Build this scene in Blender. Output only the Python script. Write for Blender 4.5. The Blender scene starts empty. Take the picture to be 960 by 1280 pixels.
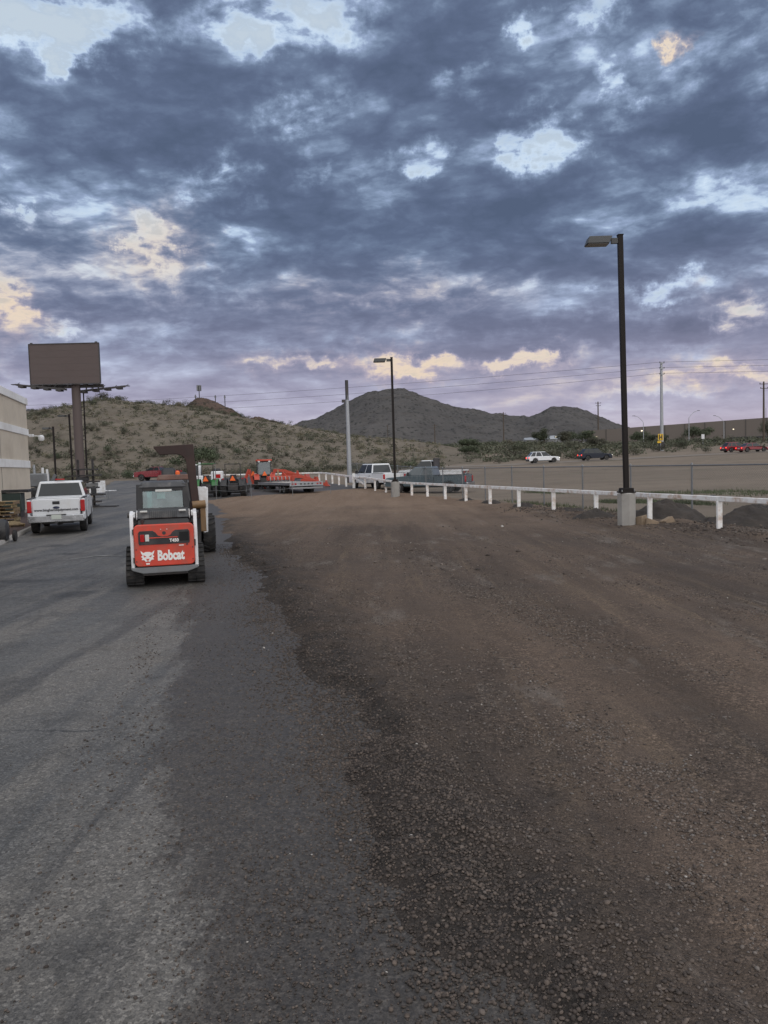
import bpy, bmesh, math, random
import numpy as np
from mathutils import Vector, Matrix
R = math.radians
PI = math.pi
random.seed(7)
S = bpy.context.scene
COL = S.collection

# ------------------------------------------------------------------ camera
cam = bpy.data.cameras.new('camera')
cam.sensor_fit = 'HORIZONTAL'
cam.sensor_width = 36.0
cam.lens = 36.0
cam.clip_start = 0.05
cam.clip_end = 9000
cam_o = bpy.data.objects.new('camera', cam)
COL.objects.link(cam_o)
_right = Vector((0.9995503, -0.00180758, -0.02993198))
_up = Vector((0.02998651, 0.06025257, 0.99773265))
_back = _right.cross(_up)
cam_o.matrix_world = Matrix(((_right.x, _up.x, _back.x, 0), (_right.y, _up.y, _back.y, 0), (_right.z, _up.z, _back.z, 2.12), (0, 0, 0, 1)))
S.camera = cam_o
S.view_settings.view_transform = 'Standard'
S.view_settings.look = 'None'
S.view_settings.gamma = 1.0
S.view_settings.exposure = 0.0
S.render.resolution_x, S.render.resolution_y = 768, 1024
try:
    S.cycles.max_bounces = 6
    S.cycles.diffuse_bounces = 3
    S.cycles.use_denoising = True
except Exception:
    pass

# ------------------------------------------------------------------ node helper
class NT:
    def __init__(self, tree):
        self.t = tree
        self.n = tree.nodes
        self.l = tree.links
    def put(self, sock, v):
        if v is None: return
        if isinstance(v, bpy.types.NodeSocket): self.l.new(v, sock)
        elif isinstance(v, (tuple, list)) and sock.type == 'RGBA' and len(v) == 3: sock.default_value = (*v, 1)
        else: sock.default_value = v
    def node(self, kind, ins=None, **attrs):
        nd = self.n.new(kind)
        for k, v in attrs.items(): setattr(nd, k, v)
        for k, v in (ins or {}).items(): self.put(nd.inputs[k], v)
        return nd
    def math(self, op, a, b=None, c=None, clamp=False):
        nd = self.n.new('ShaderNodeMath'); nd.operation = op; nd.use_clamp = clamp
        for i, v in enumerate((a, b, c)): self.put(nd.inputs[i], v)
        return nd.outputs[0]
    def vec(self, op, a, b=None, scale=None):
        nd = self.n.new('ShaderNodeVectorMath'); nd.operation = op
        self.put(nd.inputs[0], a); self.put(nd.inputs[1], b)
        if scale is not None: self.put(nd.inputs[3], scale)
        return nd.outputs['Value'] if op in ('LENGTH', 'DOT_PRODUCT', 'DISTANCE') else nd.outputs['Vector']
    def noise(self, vec, scale, detail=4, rough=0.5, dist=0.0, out='Fac'):
        nd = self.node('ShaderNodeTexNoise', {'Vector': vec, 'Scale': scale, 'Detail': detail, 'Roughness': rough, 'Distortion': dist})
        return nd.outputs[out] if out == 'Fac' else nd.outputs[1]
    def ramp(self, fac, stops, interp='LINEAR'):
        nd = self.n.new('ShaderNodeValToRGB'); nd.color_ramp.interpolation = interp
        el = nd.color_ramp.elements
        while len(el) < len(stops): el.new(0.5)
        for e, (p, c) in zip(el, stops):
            e.position = p
            e.color = (c, c, c, 1) if isinstance(c, (int, float)) else (*c[:3], 1)
        self.put(nd.inputs[0], fac)
        return nd.outputs[0]
    def mix(self, fac, a, b, mode='MIX'):
        nd = self.n.new('ShaderNodeMix'); nd.data_type = 'RGBA'; nd.blend_type = mode
        self.put(nd.inputs['Factor'], fac)
        self.put([s for s in nd.inputs if s.name == 'A' and s.type == 'RGBA'][0], a)
        self.put([s for s in nd.inputs if s.name == 'B' and s.type == 'RGBA'][0], b)
        return [s for s in nd.outputs if s.type == 'RGBA'][0]
    def maprange(self, v, a, b, c=0.0, d=1.0, smooth=False):
        nd = self.n.new('ShaderNodeMapRange'); nd.clamp = True
        if smooth: nd.interpolation_type = 'SMOOTHSTEP'
        for i, x in enumerate((v, a, b, c, d)): self.put(nd.inputs[i], x)
        return nd.outputs[0]
def srgb(r, g, b):
    f = lambda c: (c / 255 / 12.92) if c <= 10 else ((c / 255 + 0.055) / 1.055) ** 2.4
    return (f(r), f(g), f(b))

# ------------------------------------------------------------------ world: sky with a broken cloud deck
SUN_EL, SUN_AZ = 42, 155          # degrees; azimuth clockwise from +Y (the view direction)
world = bpy.data.worlds.new('World')
S.world = world
world.use_nodes = True
try:
    world.cycles.sampling_method = 'MANUAL'
    world.cycles.sample_map_resolution = 512
except Exception:
    pass
W = NT(world.node_tree)
W.n.clear()
sky = W.n.new('ShaderNodeTexSky')
sky.sky_type = 'NISHITA'
sky.sun_disc = False
sky.sun_elevation = R(SUN_EL)
sky.sun_rotation = R(SUN_AZ)
# openings, dense banks and warm patches of the cloud deck: azimuth, elevation, half widths (degrees), weight
GAPS = [(-22.41, 28.22, 5.6, 1.97, -0.34), (-20.32, 26.25, 1.53, 0.76, -0.2), (-7.81, 29.15, 3.98, 1.65, -0.3), (-13.68, 27.97, 1.64, 0.84, -0.15), (-10.68, 19.89, 2.72, 1.28, -0.26), (-5.61, 24.01, 2.77, 1.02, -0.2), (10.68, 22.12, 1.56, 1.69, -0.26), (14.0, 21.3, 2.17, 1.22, -0.24), (17.27, 23.81, 1.36, 1.85, -0.2), (15.91, 28.53, 2.11, 1.02, -0.2), (3.39, 21.3, 1.73, 0.97, -0.22), (6.97, 25.36, 1.7, 1.17, -0.2), (11.28, 28.69, 1.32, 0.83, -0.2), (-24.31, 17.17, 1.07, 0.67, -0.22), (-16.35, 16.28, 0.76, 1.01, -0.17), (-15.18, 14.8, 0.77, 1.55, -0.15), (-25.66, 11.03, 0.96, 1.8, -0.22), (-22.66, 10.52, 1.52, 0.73, -0.24), (21.71, 25.67, 0.45, 0.25, -0.26), (19.92, 11.51, 3.06, 0.68, -0.26), (25.66, 9.46, 2.25, 1.12, -0.28), (2.09, 7.22, 3.06, 0.69, -0.25), (10.55, 7.2, 2.83, 0.51, -0.22), (-5.85, 7.59, 2.35, 0.46, -0.19), (23.21, 5.61, 3.88, 0.53, -0.22), (19.61, 4.55, 3.6, 0.55, -0.14), (-0.12, 12.15, 5.86, 0.77, -0.07), (-5.51, 20.83, 1.15, 0.98, -0.18), (25.2, 16.34, 2.8, 1.41, -0.12), (21.8, 23.76, 1.68, 2.14, -0.1), (24.74, 26.15, 2.33, 1.6, -0.14), (-1.23, 29.43, 2.3, 1.24, -0.14), (-21.32, 13.06, 14.24, 4.5, -0.085), (-0.2, 9.46, 17.18, 2.25, -0.03), (-16.35, 18.38, 6.63, 2.43, -0.05), (-23.16, 6.73, 8.43, 1.59, -0.05), (13.02, 2.04, 23.87, 1.72, -0.04)]
DARKS = [(-19.68, 24.17, 8.02, 2.38, 0.14), (3.31, 27.58, 5.13, 2.55, 0.12), (5.29, 16.9, 14.41, 3.06, 0.14), (-12.36, 22.0, 7.36, 1.88, 0.1), (23.27, 20.84, 3.81, 3.09, 0.14), (10.09, 25.77, 3.32, 2.61, 0.08), (-10.07, 10.71, 15.19, 1.65, 0.12), (13.13, 8.84, 13.49, 1.1, 0.16), (14.32, 13.62, 8.42, 1.57, 0.1), (0.72, 19.66, 5.8, 1.99, 0.06)]
WARM = [(1.8, 7.29, 4.7, 1.26, 1), (10.55, 7.2, 3.94, 1.13, 0.8), (-25.69, 10.53, 1.94, 2.51, 0.8), (21.71, 25.67, 0.99, 0.59, 0.9), (22.71, 5.65, 5.31, 1.17, 0.8), (-6.03, 7.59, 4.11, 0.91, 0.7), (-15.15, 15.42, 2.76, 3.04, 0.5), (-0.11, 12.26, 9.33, 1.97, 0.4), (25.18, 9.67, 2.83, 1.52, 0.45), (11.94, 4.96, 6.61, 1.14, 0.4), (-22.8, 13.48, 7.31, 3.47, 0.22)]
tc = W.n.new('ShaderNodeTexCoord').outputs['Generated']
sep = W.node('ShaderNodeSeparateXYZ', {0: tc})
dx, dy, dz = sep.outputs
zc = W.math('ADD', W.math('MAXIMUM', dz, 0.0), 0.20)
px = W.math('DIVIDE', dx, zc)
py = W.math('DIVIDE', dy, zc)
deck = W.node('ShaderNodeCombineXYZ', {0: px, 1: py}).outputs[0]
wn = W.noise(deck, 2.2, 4, 0.55, out='Color')
warped = W.vec('ADD', deck, W.vec('SCALE', W.vec('SUBTRACT', wn, (0.5, 0.5, 0.5)), scale=0.22))
# the deck is streaked a little from lower left to upper right
rot = W.node('ShaderNodeMapping', {'Vector': warped, 'Rotation': (0, 0, R(-32)), 'Scale': (0.82, 1.18, 1.0)}).outputs[0]
puff = W.noise(rot, 4.0, 9, 0.56)
puff2 = W.noise(W.vec('ADD', rot, (0.04, 0.05, 0.0)), 4.4, 5, 0.58)
relief = W.math('SUBTRACT', puff, puff2)         # edges turned to the light
bank = W.noise(rot, 1.5, 3, 0.5)
az = W.math('MULTIPLY', W.math('ARCTAN2', dx, dy), 180 / PI)
el = W.math('MULTIPLY', W.math('ARCSINE', dz), 180 / PI)
ae = W.node('ShaderNodeCombineXYZ', {0: az, 1: el}).outputs[0]
aes = W.vec('ADD', W.node('ShaderNodeMapping', {'Vector': W.vec('MULTIPLY', ae, (1.0, 1.30, 0.0)), 'Rotation': (0, 0, R(-33)), 'Scale': (0.72, 1.25, 1.0)}).outputs[0], W.vec('SCALE', W.vec('SUBTRACT', wn, (0.5, 0.5, 0.5)), scale=5.0))
curl = W.noise(aes, 0.155, 9, 0.55)
lump = W.math('ABSOLUTE', W.math('SUBTRACT', W.noise(W.vec('ADD', aes, (31.0, 17.0, 5.0)), 0.27, 7, 0.55), 0.5))   # billows
jit = W.noise(ae, 0.22, 6, 0.62, out='Color')
jit2 = W.noise(ae, 0.9, 4, 0.6, out='Color')
ae = W.vec('ADD', ae, W.vec('MULTIPLY', W.vec('SUBTRACT', jit, (0.5, 0.5, 0.5)), (9.0, 5.0, 0.0)))
ae = W.vec('ADD', ae, W.vec('MULTIPLY', W.vec('SUBTRACT', jit2, (0.5, 0.5, 0.5)), (3.0, 2.0, 0.0)))
def spots(table, gain=1.0):
    tot = None
    for a, e, ra, re, w in table:
        d = W.vec('MULTIPLY', W.vec('SUBTRACT', ae, (a, e, 0)), (1 / (ra * gain), 1 / (re * gain), 0))
        s = W.maprange(W.vec('LENGTH', d), 1.45, 0.25, 0.0, w, True)
        tot = s if tot is None else W.math('ADD', tot, s)
    return tot
low = W.maprange(el, 4.0, 17.0, 1.0, 0.0, True)
vlow = W.maprange(el, 3.0, 9.5, 1.0, 0.0, True)
D = W.math('ADD', W.math('MULTIPLY', W.math('SUBTRACT', puff, 0.5), 0.62), W.math('MULTIPLY', W.math('SUBTRACT', bank, 0.5), 0.34))
D = W.math('MULTIPLY', D, W.math('SUBTRACT', 1.0, W.math('MULTIPLY', low, 0.45)))
D = W.math('ADD', D, W.math('MULTIPLY', W.math('SUBTRACT', curl, 0.5), W.math('SUBTRACT', 0.54, W.math('MULTIPLY', low, 0.22))))
D = W.math('ADD', D, W.math('MULTIPLY', W.math('SUBTRACT', 0.085, lump), W.math('SUBTRACT', 0.95, W.math('MULTIPLY', low, 0.45))))
frag = W.maprange(W.noise(W.vec('ADD', aes, (1.7, 9.2, 3.0)), 0.42, 6, 0.62), 0.36, 0.62, 0.3, 1.3)
D = W.math('ADD', D, W.math('MULTIPLY', spots(GAPS, 1.15), frag))
D = W.math('ADD', D, spots(DARKS, 1.1))
D = W.math('SUBTRACT', D, W.math('MULTIPLY', vlow, 0.045))
D = W.math('ADD', D, 0.51)
D = W.math('ADD', 0.50, W.math('MULTIPLY', W.math('SUBTRACT', D, 0.50), W.math('SUBTRACT', 1.28, W.math('MULTIPLY', low, 0.20))))
Dt = D                                            # thickness without the relief, for the openings
D = W.math('ADD', D, W.math('MULTIPLY', relief, W.math('SUBTRACT', 0.42, W.math('MULTIPLY', low, 0.3))))
warmf = W.math('MINIMUM', spots(WARM, 1.1), 1.0)
K = 10.0                             # the Background strength is 0.1
def sc(c, k=1.0): return tuple(x * K * k for x in srgb(*c))
hi_c = W.ramp(D, [(0.0, srgb(222, 237, 250)), (0.22, srgb(208, 226, 245)), (0.31, srgb(184, 204, 229)), (0.38, srgb(150, 168, 199)), (0.46, srgb(128, 146, 174)), (0.56, srgb(107, 123, 151)), (0.70, srgb(94, 108, 136)), (0.9, srgb(84, 98, 124))], 'LINEAR')
lo_c = W.ramp(D, [(0.0, srgb(232, 240, 250)), (0.22, srgb(214, 225, 242)), (0.32, srgb(186, 195, 221)), (0.42, srgb(166, 173, 198)), (0.53, srgb(146, 149, 175)), (0.66, srgb(128, 130, 155)), (0.85, srgb(114, 117, 141))], 'LINEAR')
cl = W.mix(low, hi_c, lo_c)
# the deck thins out into pinkish grey air over the horizon
hz = W.ramp(D, [(0.28, srgb(212, 211, 224)), (0.42, srgb(188, 183, 202)), (0.62, srgb(163, 158, 180))])
cl = W.mix(W.math('MULTIPLY', vlow, 0.8), cl, hz)
pink = W.maprange(el, 0.5, 4.5, 0.6, 0.0, True)
cl = W.mix(pink, cl, srgb(196, 178, 188))
# low sun catches thin cloud and the openings in places
thin = W.maprange(D, 0.50, 0.30, 0.0, 1.0, True)
cl = W.mix(W.math('MULTIPLY', W.math('MULTIPLY', warmf, thin), 0.9), cl, srgb(255, 238, 200))
cl = W.mix(W.math('MULTIPLY', warmf, W.maprange(D, 0.62, 0.44, 0.0, 0.42)), cl, srgb(206, 178, 178))
clear = W.vec('SCALE', sky.outputs[0], scale=0.55)
gapf = W.maprange(Dt, 0.34, 0.14, 0.0, 0.30, True)
cl10 = W.vec('SCALE', cl, scale=K)
final = W.mix(gapf, cl10, clear)
bg = W.node('ShaderNodeBackground', {'Color': final, 'Strength': 0.1})
W.l.new(bg.outputs[0], W.node('ShaderNodeOutputWorld').inputs[0])

# ------------------------------------------------------------------ sun (veiled by the clouds: very soft)
sun = bpy.data.lights.new('sun', 'SUN')
sun.energy = 3.1
sun.angle = R(140)
sun.color = (1.0, 0.93, 0.83)
sun_o = bpy.data.objects.new('sun', sun)
COL.objects.link(sun_o)
_sd = Vector((math.sin(R(SUN_AZ)) * math.cos(R(SUN_EL)), math.cos(R(SUN_AZ)) * math.cos(R(SUN_EL)), math.sin(R(SUN_EL))))
sun_o.rotation_euler = _sd.to_track_quat('Z', 'Y').to_euler()

# ------------------------------------------------------------------ mesh helpers
def rot2(x, y, a): return (x * math.cos(a) - y * math.sin(a), x * math.sin(a) + y * math.cos(a))
class MB:
    """collects faces; build() links them as one mesh object"""
    def __init__(self): self.v = []; self.f = []
    def add(self, vs, fs):
        o = len(self.v)
        self.v += [tuple(p) for p in vs]
        self.f += [tuple(i + o for i in q) for q in fs]
        return self
    def box(self, c, s, rz=0.0, rx=0.0, ry=0.0, taper=None):
        hx, hy, hz = s[0] / 2, s[1] / 2, s[2] / 2
        tx, ty = taper or (1, 1)
        m = Matrix.Rotation(rz, 3, 'Z') @ Matrix.Rotation(ry, 3, 'Y') @ Matrix.Rotation(rx, 3, 'X')
        vs = []
        for z, kx, ky in ((-hz, 1, 1), (hz, tx, ty)):
            for x, y in ((-hx, -hy), (hx, -hy), (hx, hy), (-hx, hy)):
                p = m @ Vector((x * kx, y * ky, z))
                vs.append((p.x + c[0], p.y + c[1], p.z + c[2]))
        return self.add(vs, [(3, 2, 1, 0), (4, 5, 6, 7), (0, 1, 5, 4), (1, 2, 6, 5), (2, 3, 7, 6), (3, 0, 4, 7)])
    def hexa(self, b, t):
        """b, t: four corners of the bottom and the top, counter clockwise from above"""
        return self.add(list(b) + list(t), [(3, 2, 1, 0), (4, 5, 6, 7), (0, 1, 5, 4), (1, 2, 6, 5), (2, 3, 7, 6), (3, 0, 4, 7)])
    def tube(self, pts, r, n=8, r2=None, caps=True):
        pts = [Vector(p) for p in pts]
        rings = []
        for i, p in enumerate(pts):
            d = (pts[min(i + 1, len(pts) - 1)] - pts[max(i - 1, 0)]).normalized()
            a = d.orthogonal() if abs(d.z) > 0.95 else d.cross(Vector((0, 0, 1)))
            a.normalize(); b = d.cross(a)
            k = r if r2 is None else r + (r2 - r) * i / (len(pts) - 1)
            rings.append([p + (a * math.cos(2 * PI * (j + .5) / n) + b * math.sin(2 * PI * (j + .5) / n)) * k for j in range(n)])
        vs = [q for g in rings for q in g]
        fs = []
        for i in range(len(pts) - 1):
            for j in range(n):
                fs.append((i * n + j, i * n + (j + 1) % n, (i + 1) * n + (j + 1) % n, (i + 1) * n + j))
        if caps:
            fs.append(tuple(range(n - 1, -1, -1))); fs.append(tuple((len(pts) - 1) * n + j for j in range(n)))
        return self.add(vs, fs)
    def bar(self, a, b, w, h=None):
        """rectangular bar from a to b"""
        a, b = Vector(a), Vector(b); h = h or w
        d = (b - a).normalized()
        s = Vector((1, 0, 0)) if abs(d.z) > 0.98 else d.cross(Vector((0, 0, 1))).normalized()
        u = s.cross(d)
        q = [(-1, -1), (1, -1), (1, 1), (-1, 1)]
        vs = [p + s * (i * w / 2) + u * (j * h / 2) for p in (a, b) for i, j in q]
        return self.add(vs, [(0, 1, 2, 3), (7, 6, 5, 4), (1, 0, 4, 5), (2, 1, 5, 6), (3, 2, 6, 7), (0, 3, 7, 4)])
    def prism(self, poly, a, b, axis='x'):
        """polygon extruded from a to b; axis x: poly is (y,z); axis y: poly is (x,z); axis z: poly is (x,y)"""
        f = {'x': lambda p, t: (t, p[0], p[1]), 'y': lambda p, t: (p[0], t, p[1]), 'z': lambda p, t: (p[0], p[1], t)}[axis]
        n = len(poly)
        vs = [f(p, a) for p in poly] + [f(p, b) for p in poly]
        fs = [tuple(range(n)), tuple(range(2 * n - 1, n - 1, -1))]
        fs += [(i, i + n, (i + 1) % n + n, (i + 1) % n) for i in range(n)]
        return self.add(vs, fs)
    def lathe(self, prof, c, axis='z', n=16):
        """prof: (radius, along) pairs"""
        f = {'z': lambda x, y, t: (x, y, t), 'x': lambda x, y, t: (t, x, y), 'y': lambda x, y, t: (x, t, y)}[axis]
        vs, fs = [], []
        for r, t in prof:
            for j in range(n):
                q = f(r * math.cos(2 * PI * j / n), r * math.sin(2 * PI * j / n), t)
                vs.append((q[0] + c[0], q[1] + c[1], q[2] + c[2]))
        for i in range(len(prof) - 1):
            for j in range(n):
                fs.append((i * n + j, i * n + (j + 1) % n, (i + 1) * n + (j + 1) % n, (i + 1) * n + j))
        fs.append(tuple(range(n - 1, -1, -1))); fs.append(tuple((len(prof) - 1) * n + j for j in range(n)))
        return self.add(vs, fs)
    def move(self, m):
        self.v = [tuple(m @ Vector(p)) for p in self.v]
        return self
    def build(self, name, mat, parent=None, bevel=0.0, smooth=False, seg=2, loc=None, rz=0.0):
        me = bpy.data.meshes.new(name)
        me.from_pydata(self.v, [], self.f)
        bm = bmesh.new(); bm.from_mesh(me)
        bmesh.ops.recalc_face_normals(bm, faces=bm.faces)
        bm.to_mesh(me); bm.free()
        me.materials.append(mat)
        o = bpy.data.objects.new(name, me)
        COL.objects.link(o)
        if parent: o.parent = parent
        if loc: o.location = loc
        o.rotation_euler.z = rz
        if bevel:
            md = o.modifiers.new('bevel', 'BEVEL'); md.width = bevel; md.segments = seg; md.limit_method = 'ANGLE'; md.angle_limit = R(35)
        if smooth or bevel:
            try: me.shade_smooth()
            except Exception: me.polygons.foreach_set('use_smooth', [True] * len(me.polygons))
            if smooth != 'all':
                try: me.set_sharp_from_angle(angle=R(38))
                except Exception: pass
        return o
def raw_mesh(name, V, F, mat, parent=None, smooth=False):
    """V (n,3) and F (m,k) numpy arrays -> object"""
    me = bpy.data.meshes.new(name)
    V = np.ascontiguousarray(V, np.float32); F = np.ascontiguousarray(F, np.int32)
    m, k = F.shape
    me.vertices.add(len(V)); me.vertices.foreach_set('co', V.ravel())
    me.loops.add(m * k); me.loops.foreach_set('vertex_index', F.ravel())
    me.polygons.add(m); me.polygons.foreach_set('loop_start', np.arange(0, m * k, k, dtype=np.int32))
    try: me.polygons.foreach_set('loop_total', np.full(m, k, np.int32))
    except Exception: pass
    me.update(calc_edges=True)
    if smooth: me.polygons.foreach_set('use_smooth', np.ones(m, bool))
    me.materials.append(mat)
    o = bpy.data.objects.new(name, me); COL.objects.link(o)
    if parent: o.parent = parent
    return o
def thing(name, label, cat, loc=(0, 0, 0), rz=0.0, group=None):
    o = bpy.data.objects.new(name, None); COL.objects.link(o)
    o.location = loc; o.rotation_euler.z = rz; o.empty_display_size = 0.2
    return tag(o, label, cat, group)
def tag(o, label, cat, group=None):
    o['label'] = label; o['category'] = cat
    if group: o['group'] = group
    return o
def kind(o, k): o['kind'] = k; return o
def copy_tree(o, parent=None):
    c = o.copy(); COL.objects.link(c)
    if parent: c.parent = parent
    for ch in list(o.children): copy_tree(ch, c)
    return c
_font = None
def text_mesh(name, txt, size, mat, parent, loc, rot, depth=0.004, sx=1.0, bold=0.0, align='CENTER', shear=0.0):
    cu = bpy.data.curves.new(name, 'FONT')
    cu.body = txt; cu.size = size; cu.extrude = depth; cu.offset = bold; cu.align_x = align; cu.align_y = 'CENTER'; cu.shear = shear
    cu.resolution_u = 3
    tmp = bpy.data.objects.new(name, cu); COL.objects.link(tmp)
    dg = bpy.context.evaluated_depsgraph_get()
    me = bpy.data.meshes.new_from_object(tmp.evaluated_get(dg))
    bpy.data.objects.remove(tmp); me.name = name
    me.materials.clear(); me.materials.append(mat)
    o = bpy.data.objects.new(name, me); COL.objects.link(o); o.parent = parent
    o.location = loc; o.rotation_euler = rot; o.scale = (sx, 1, 1)
    return o

# ------------------------------------------------------------------ numpy noise
def vnoise(x, y, seed=0):
    xi = np.floor(x).astype(np.int64); yi = np.floor(y).astype(np.int64)
    fx = x - xi; fy = y - yi
    fx = fx * fx * (3 - 2 * fx); fy = fy * fy * (3 - 2 * fy)
    def h(a, b):
        n = (a * 374761393 + b * 668265263 + seed * 1442695041) & 0xFFFFFFFF
        n = ((n ^ (n >> 13)) * 1274126177) & 0xFFFFFFFF
        return ((n ^ (n >> 16)) & 0xFFFF) / 65535.0
    return (h(xi, yi) * (1 - fx) + h(xi + 1, yi) * fx) * (1 - fy) + (h(xi, yi + 1) * (1 - fx) + h(xi + 1, yi + 1) * fx) * fy
def fbm(x, y, seed=0, oct=5, gain=0.5):
    t = 0; a = 1.0; s = 0
    for i in range(oct):
        t = t + a * (vnoise(x, y, seed + i * 17) - 0.5); s += a
        a *= gain; x = x * 2.03 + 3.1; y = y * 2.03 + 1.7
    return t / s * 2
def sstep(a, b, x):
    t = np.clip((x - a) / (b - a), 0, 1); return t * t * (3 - 2 * t)
def G(x, y):
    """height of the land"""
    x = np.asarray(x, float); y = np.asarray(y, float)
    z = 0.025 * np.clip(y - 52, 0, 78) + 0.06 * np.clip(y - 130, 0, 80) * (1 - 0.38 * sstep(30, 65, x)) - 0.0008 * np.clip(y - 300, 0, 7000)
    return z + 0.018 * np.clip(x - 20, 0, 60) * sstep(60, 120, y)
def g1(x, y): return float(G(x, y))
def fence_x(y): return 9.25 - 0.26 * (np.asarray(y, float) - 21.14)
_ey = [-20, 0, 2.79, 3.28, 4.14, 5.3, 8.2, 12.8, 19.85, 33, 47, 53.5, 57, 61, 64, 200]
_ex = [1.2, 0.75, 0.31, 0.17, 0.0, -0.28, -1.0, -2.1, -4.0, -7.2, -10.6, -12.8, -11.3, -5.2, -1.5, 60]
def edge_x(y): return np.interp(y, _ey, _ex)
def kerb_x(y): return -11.94 - 0.30 * (np.asarray(y, float) - 23.75)

# ------------------------------------------------------------------ materials
def mat(name, col, rough=0.6, metal=0.0, var=0.15, scale=4.0, bump=0.0, bscale=60.0, dirt=None, dirt_amt=0.0, dscale=1.5, objrand=0.0, emit=None, spec=0.5, coat=0.0):
    m = bpy.data.materials.new(name); m.use_nodes = True
    N = NT(m.node_tree); b = N.n['Principled BSDF']
    oi0 = N.n.new('ShaderNodeObjectInfo').outputs['Random']
    co = N.vec('ADD', N.n.new('ShaderNodeTexCoord').outputs['Object'], N.vec('SCALE', (13.7, 7.9, 5.3), scale=oi0))
    n1 = N.noise(co, scale, 5, 0.6)
    c = N.mix(N.maprange(n1, 0.3, 0.7), tuple(x * (1 - var) for x in col), tuple(min(1, x * (1 + var)) for x in col))
    if dirt:
        f = N.maprange(N.noise(co, dscale, 7, 0.65), 0.48, 0.68, 0, dirt_amt)
        c = N.mix(f, c, dirt)
    if objrand:
        oi = N.n.new('ShaderNodeObjectInfo').outputs['Random']
        hs = N.node('ShaderNodeHueSaturation', {'Color': c, 'Value': N.maprange(oi, 0, 1, 1 - objrand, 1 + objrand), 'Hue': N.maprange(oi, 0, 1, 0.5 - objrand * 0.06, 0.5 + objrand * 0.06)})
        c = hs.outputs[0]
    N.put(b.inputs['Base Color'], c)
    N.put(b.inputs['Roughness'], N.maprange(n1, 0.3, 0.7, max(0, rough - 0.08), min(1, rough + 0.08)))
    b.inputs['Metallic'].default_value = metal
    b.inputs['Specular IOR Level'].default_value = spec
    if coat: b.inputs['Coat Weight'].default_value = coat
    if bump:
        bp = N.node('ShaderNodeBump', {'Strength': bump, 'Distance': 0.02, 'Height': N.noise(co, bscale, 5, 0.6)})
        N.put(b.inputs['Normal'], bp.outputs[0])
    if emit:
        N.put(b.inputs['Emission Color'], (*emit[0], 1)); b.inputs['Emission Strength'].default_value = emit[1]
    return m
def ground_mat(name, build):
    m = bpy.data.materials.new(name); m.use_nodes = True
    N = NT(m.node_tree); b = N.n['Principled BSDF']
    co = N.n.new('ShaderNodeTexCoord').outputs['Object']
    build(N, b, co)
    return m
def along(N, co, deg=15.0, sx=1.0, sy=0.18):
    """coordinates stretched along the direction the yard runs"""
    return N.node('ShaderNodeMapping', {'Vector': co, 'Rotation': (0, 0, R(-deg)), 'Scale': (sx, sy, 1.0)}).outputs[0]
def near_bump(N, h, strength, dist):
    return N.node('ShaderNodeBump', {'Strength': strength, 'Distance': dist, 'Height': h}).outputs[0]
def edge_off(N, co):
    """metres to the right of the gravel edge"""
    sx = N.node('ShaderNodeSeparateXYZ', {0: co})
    return sx, N.math('SUBTRACT', N.math('ADD', sx.outputs[0], N.math('MULTIPLY', sx.outputs[1], 0.250)), 1.1)
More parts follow.
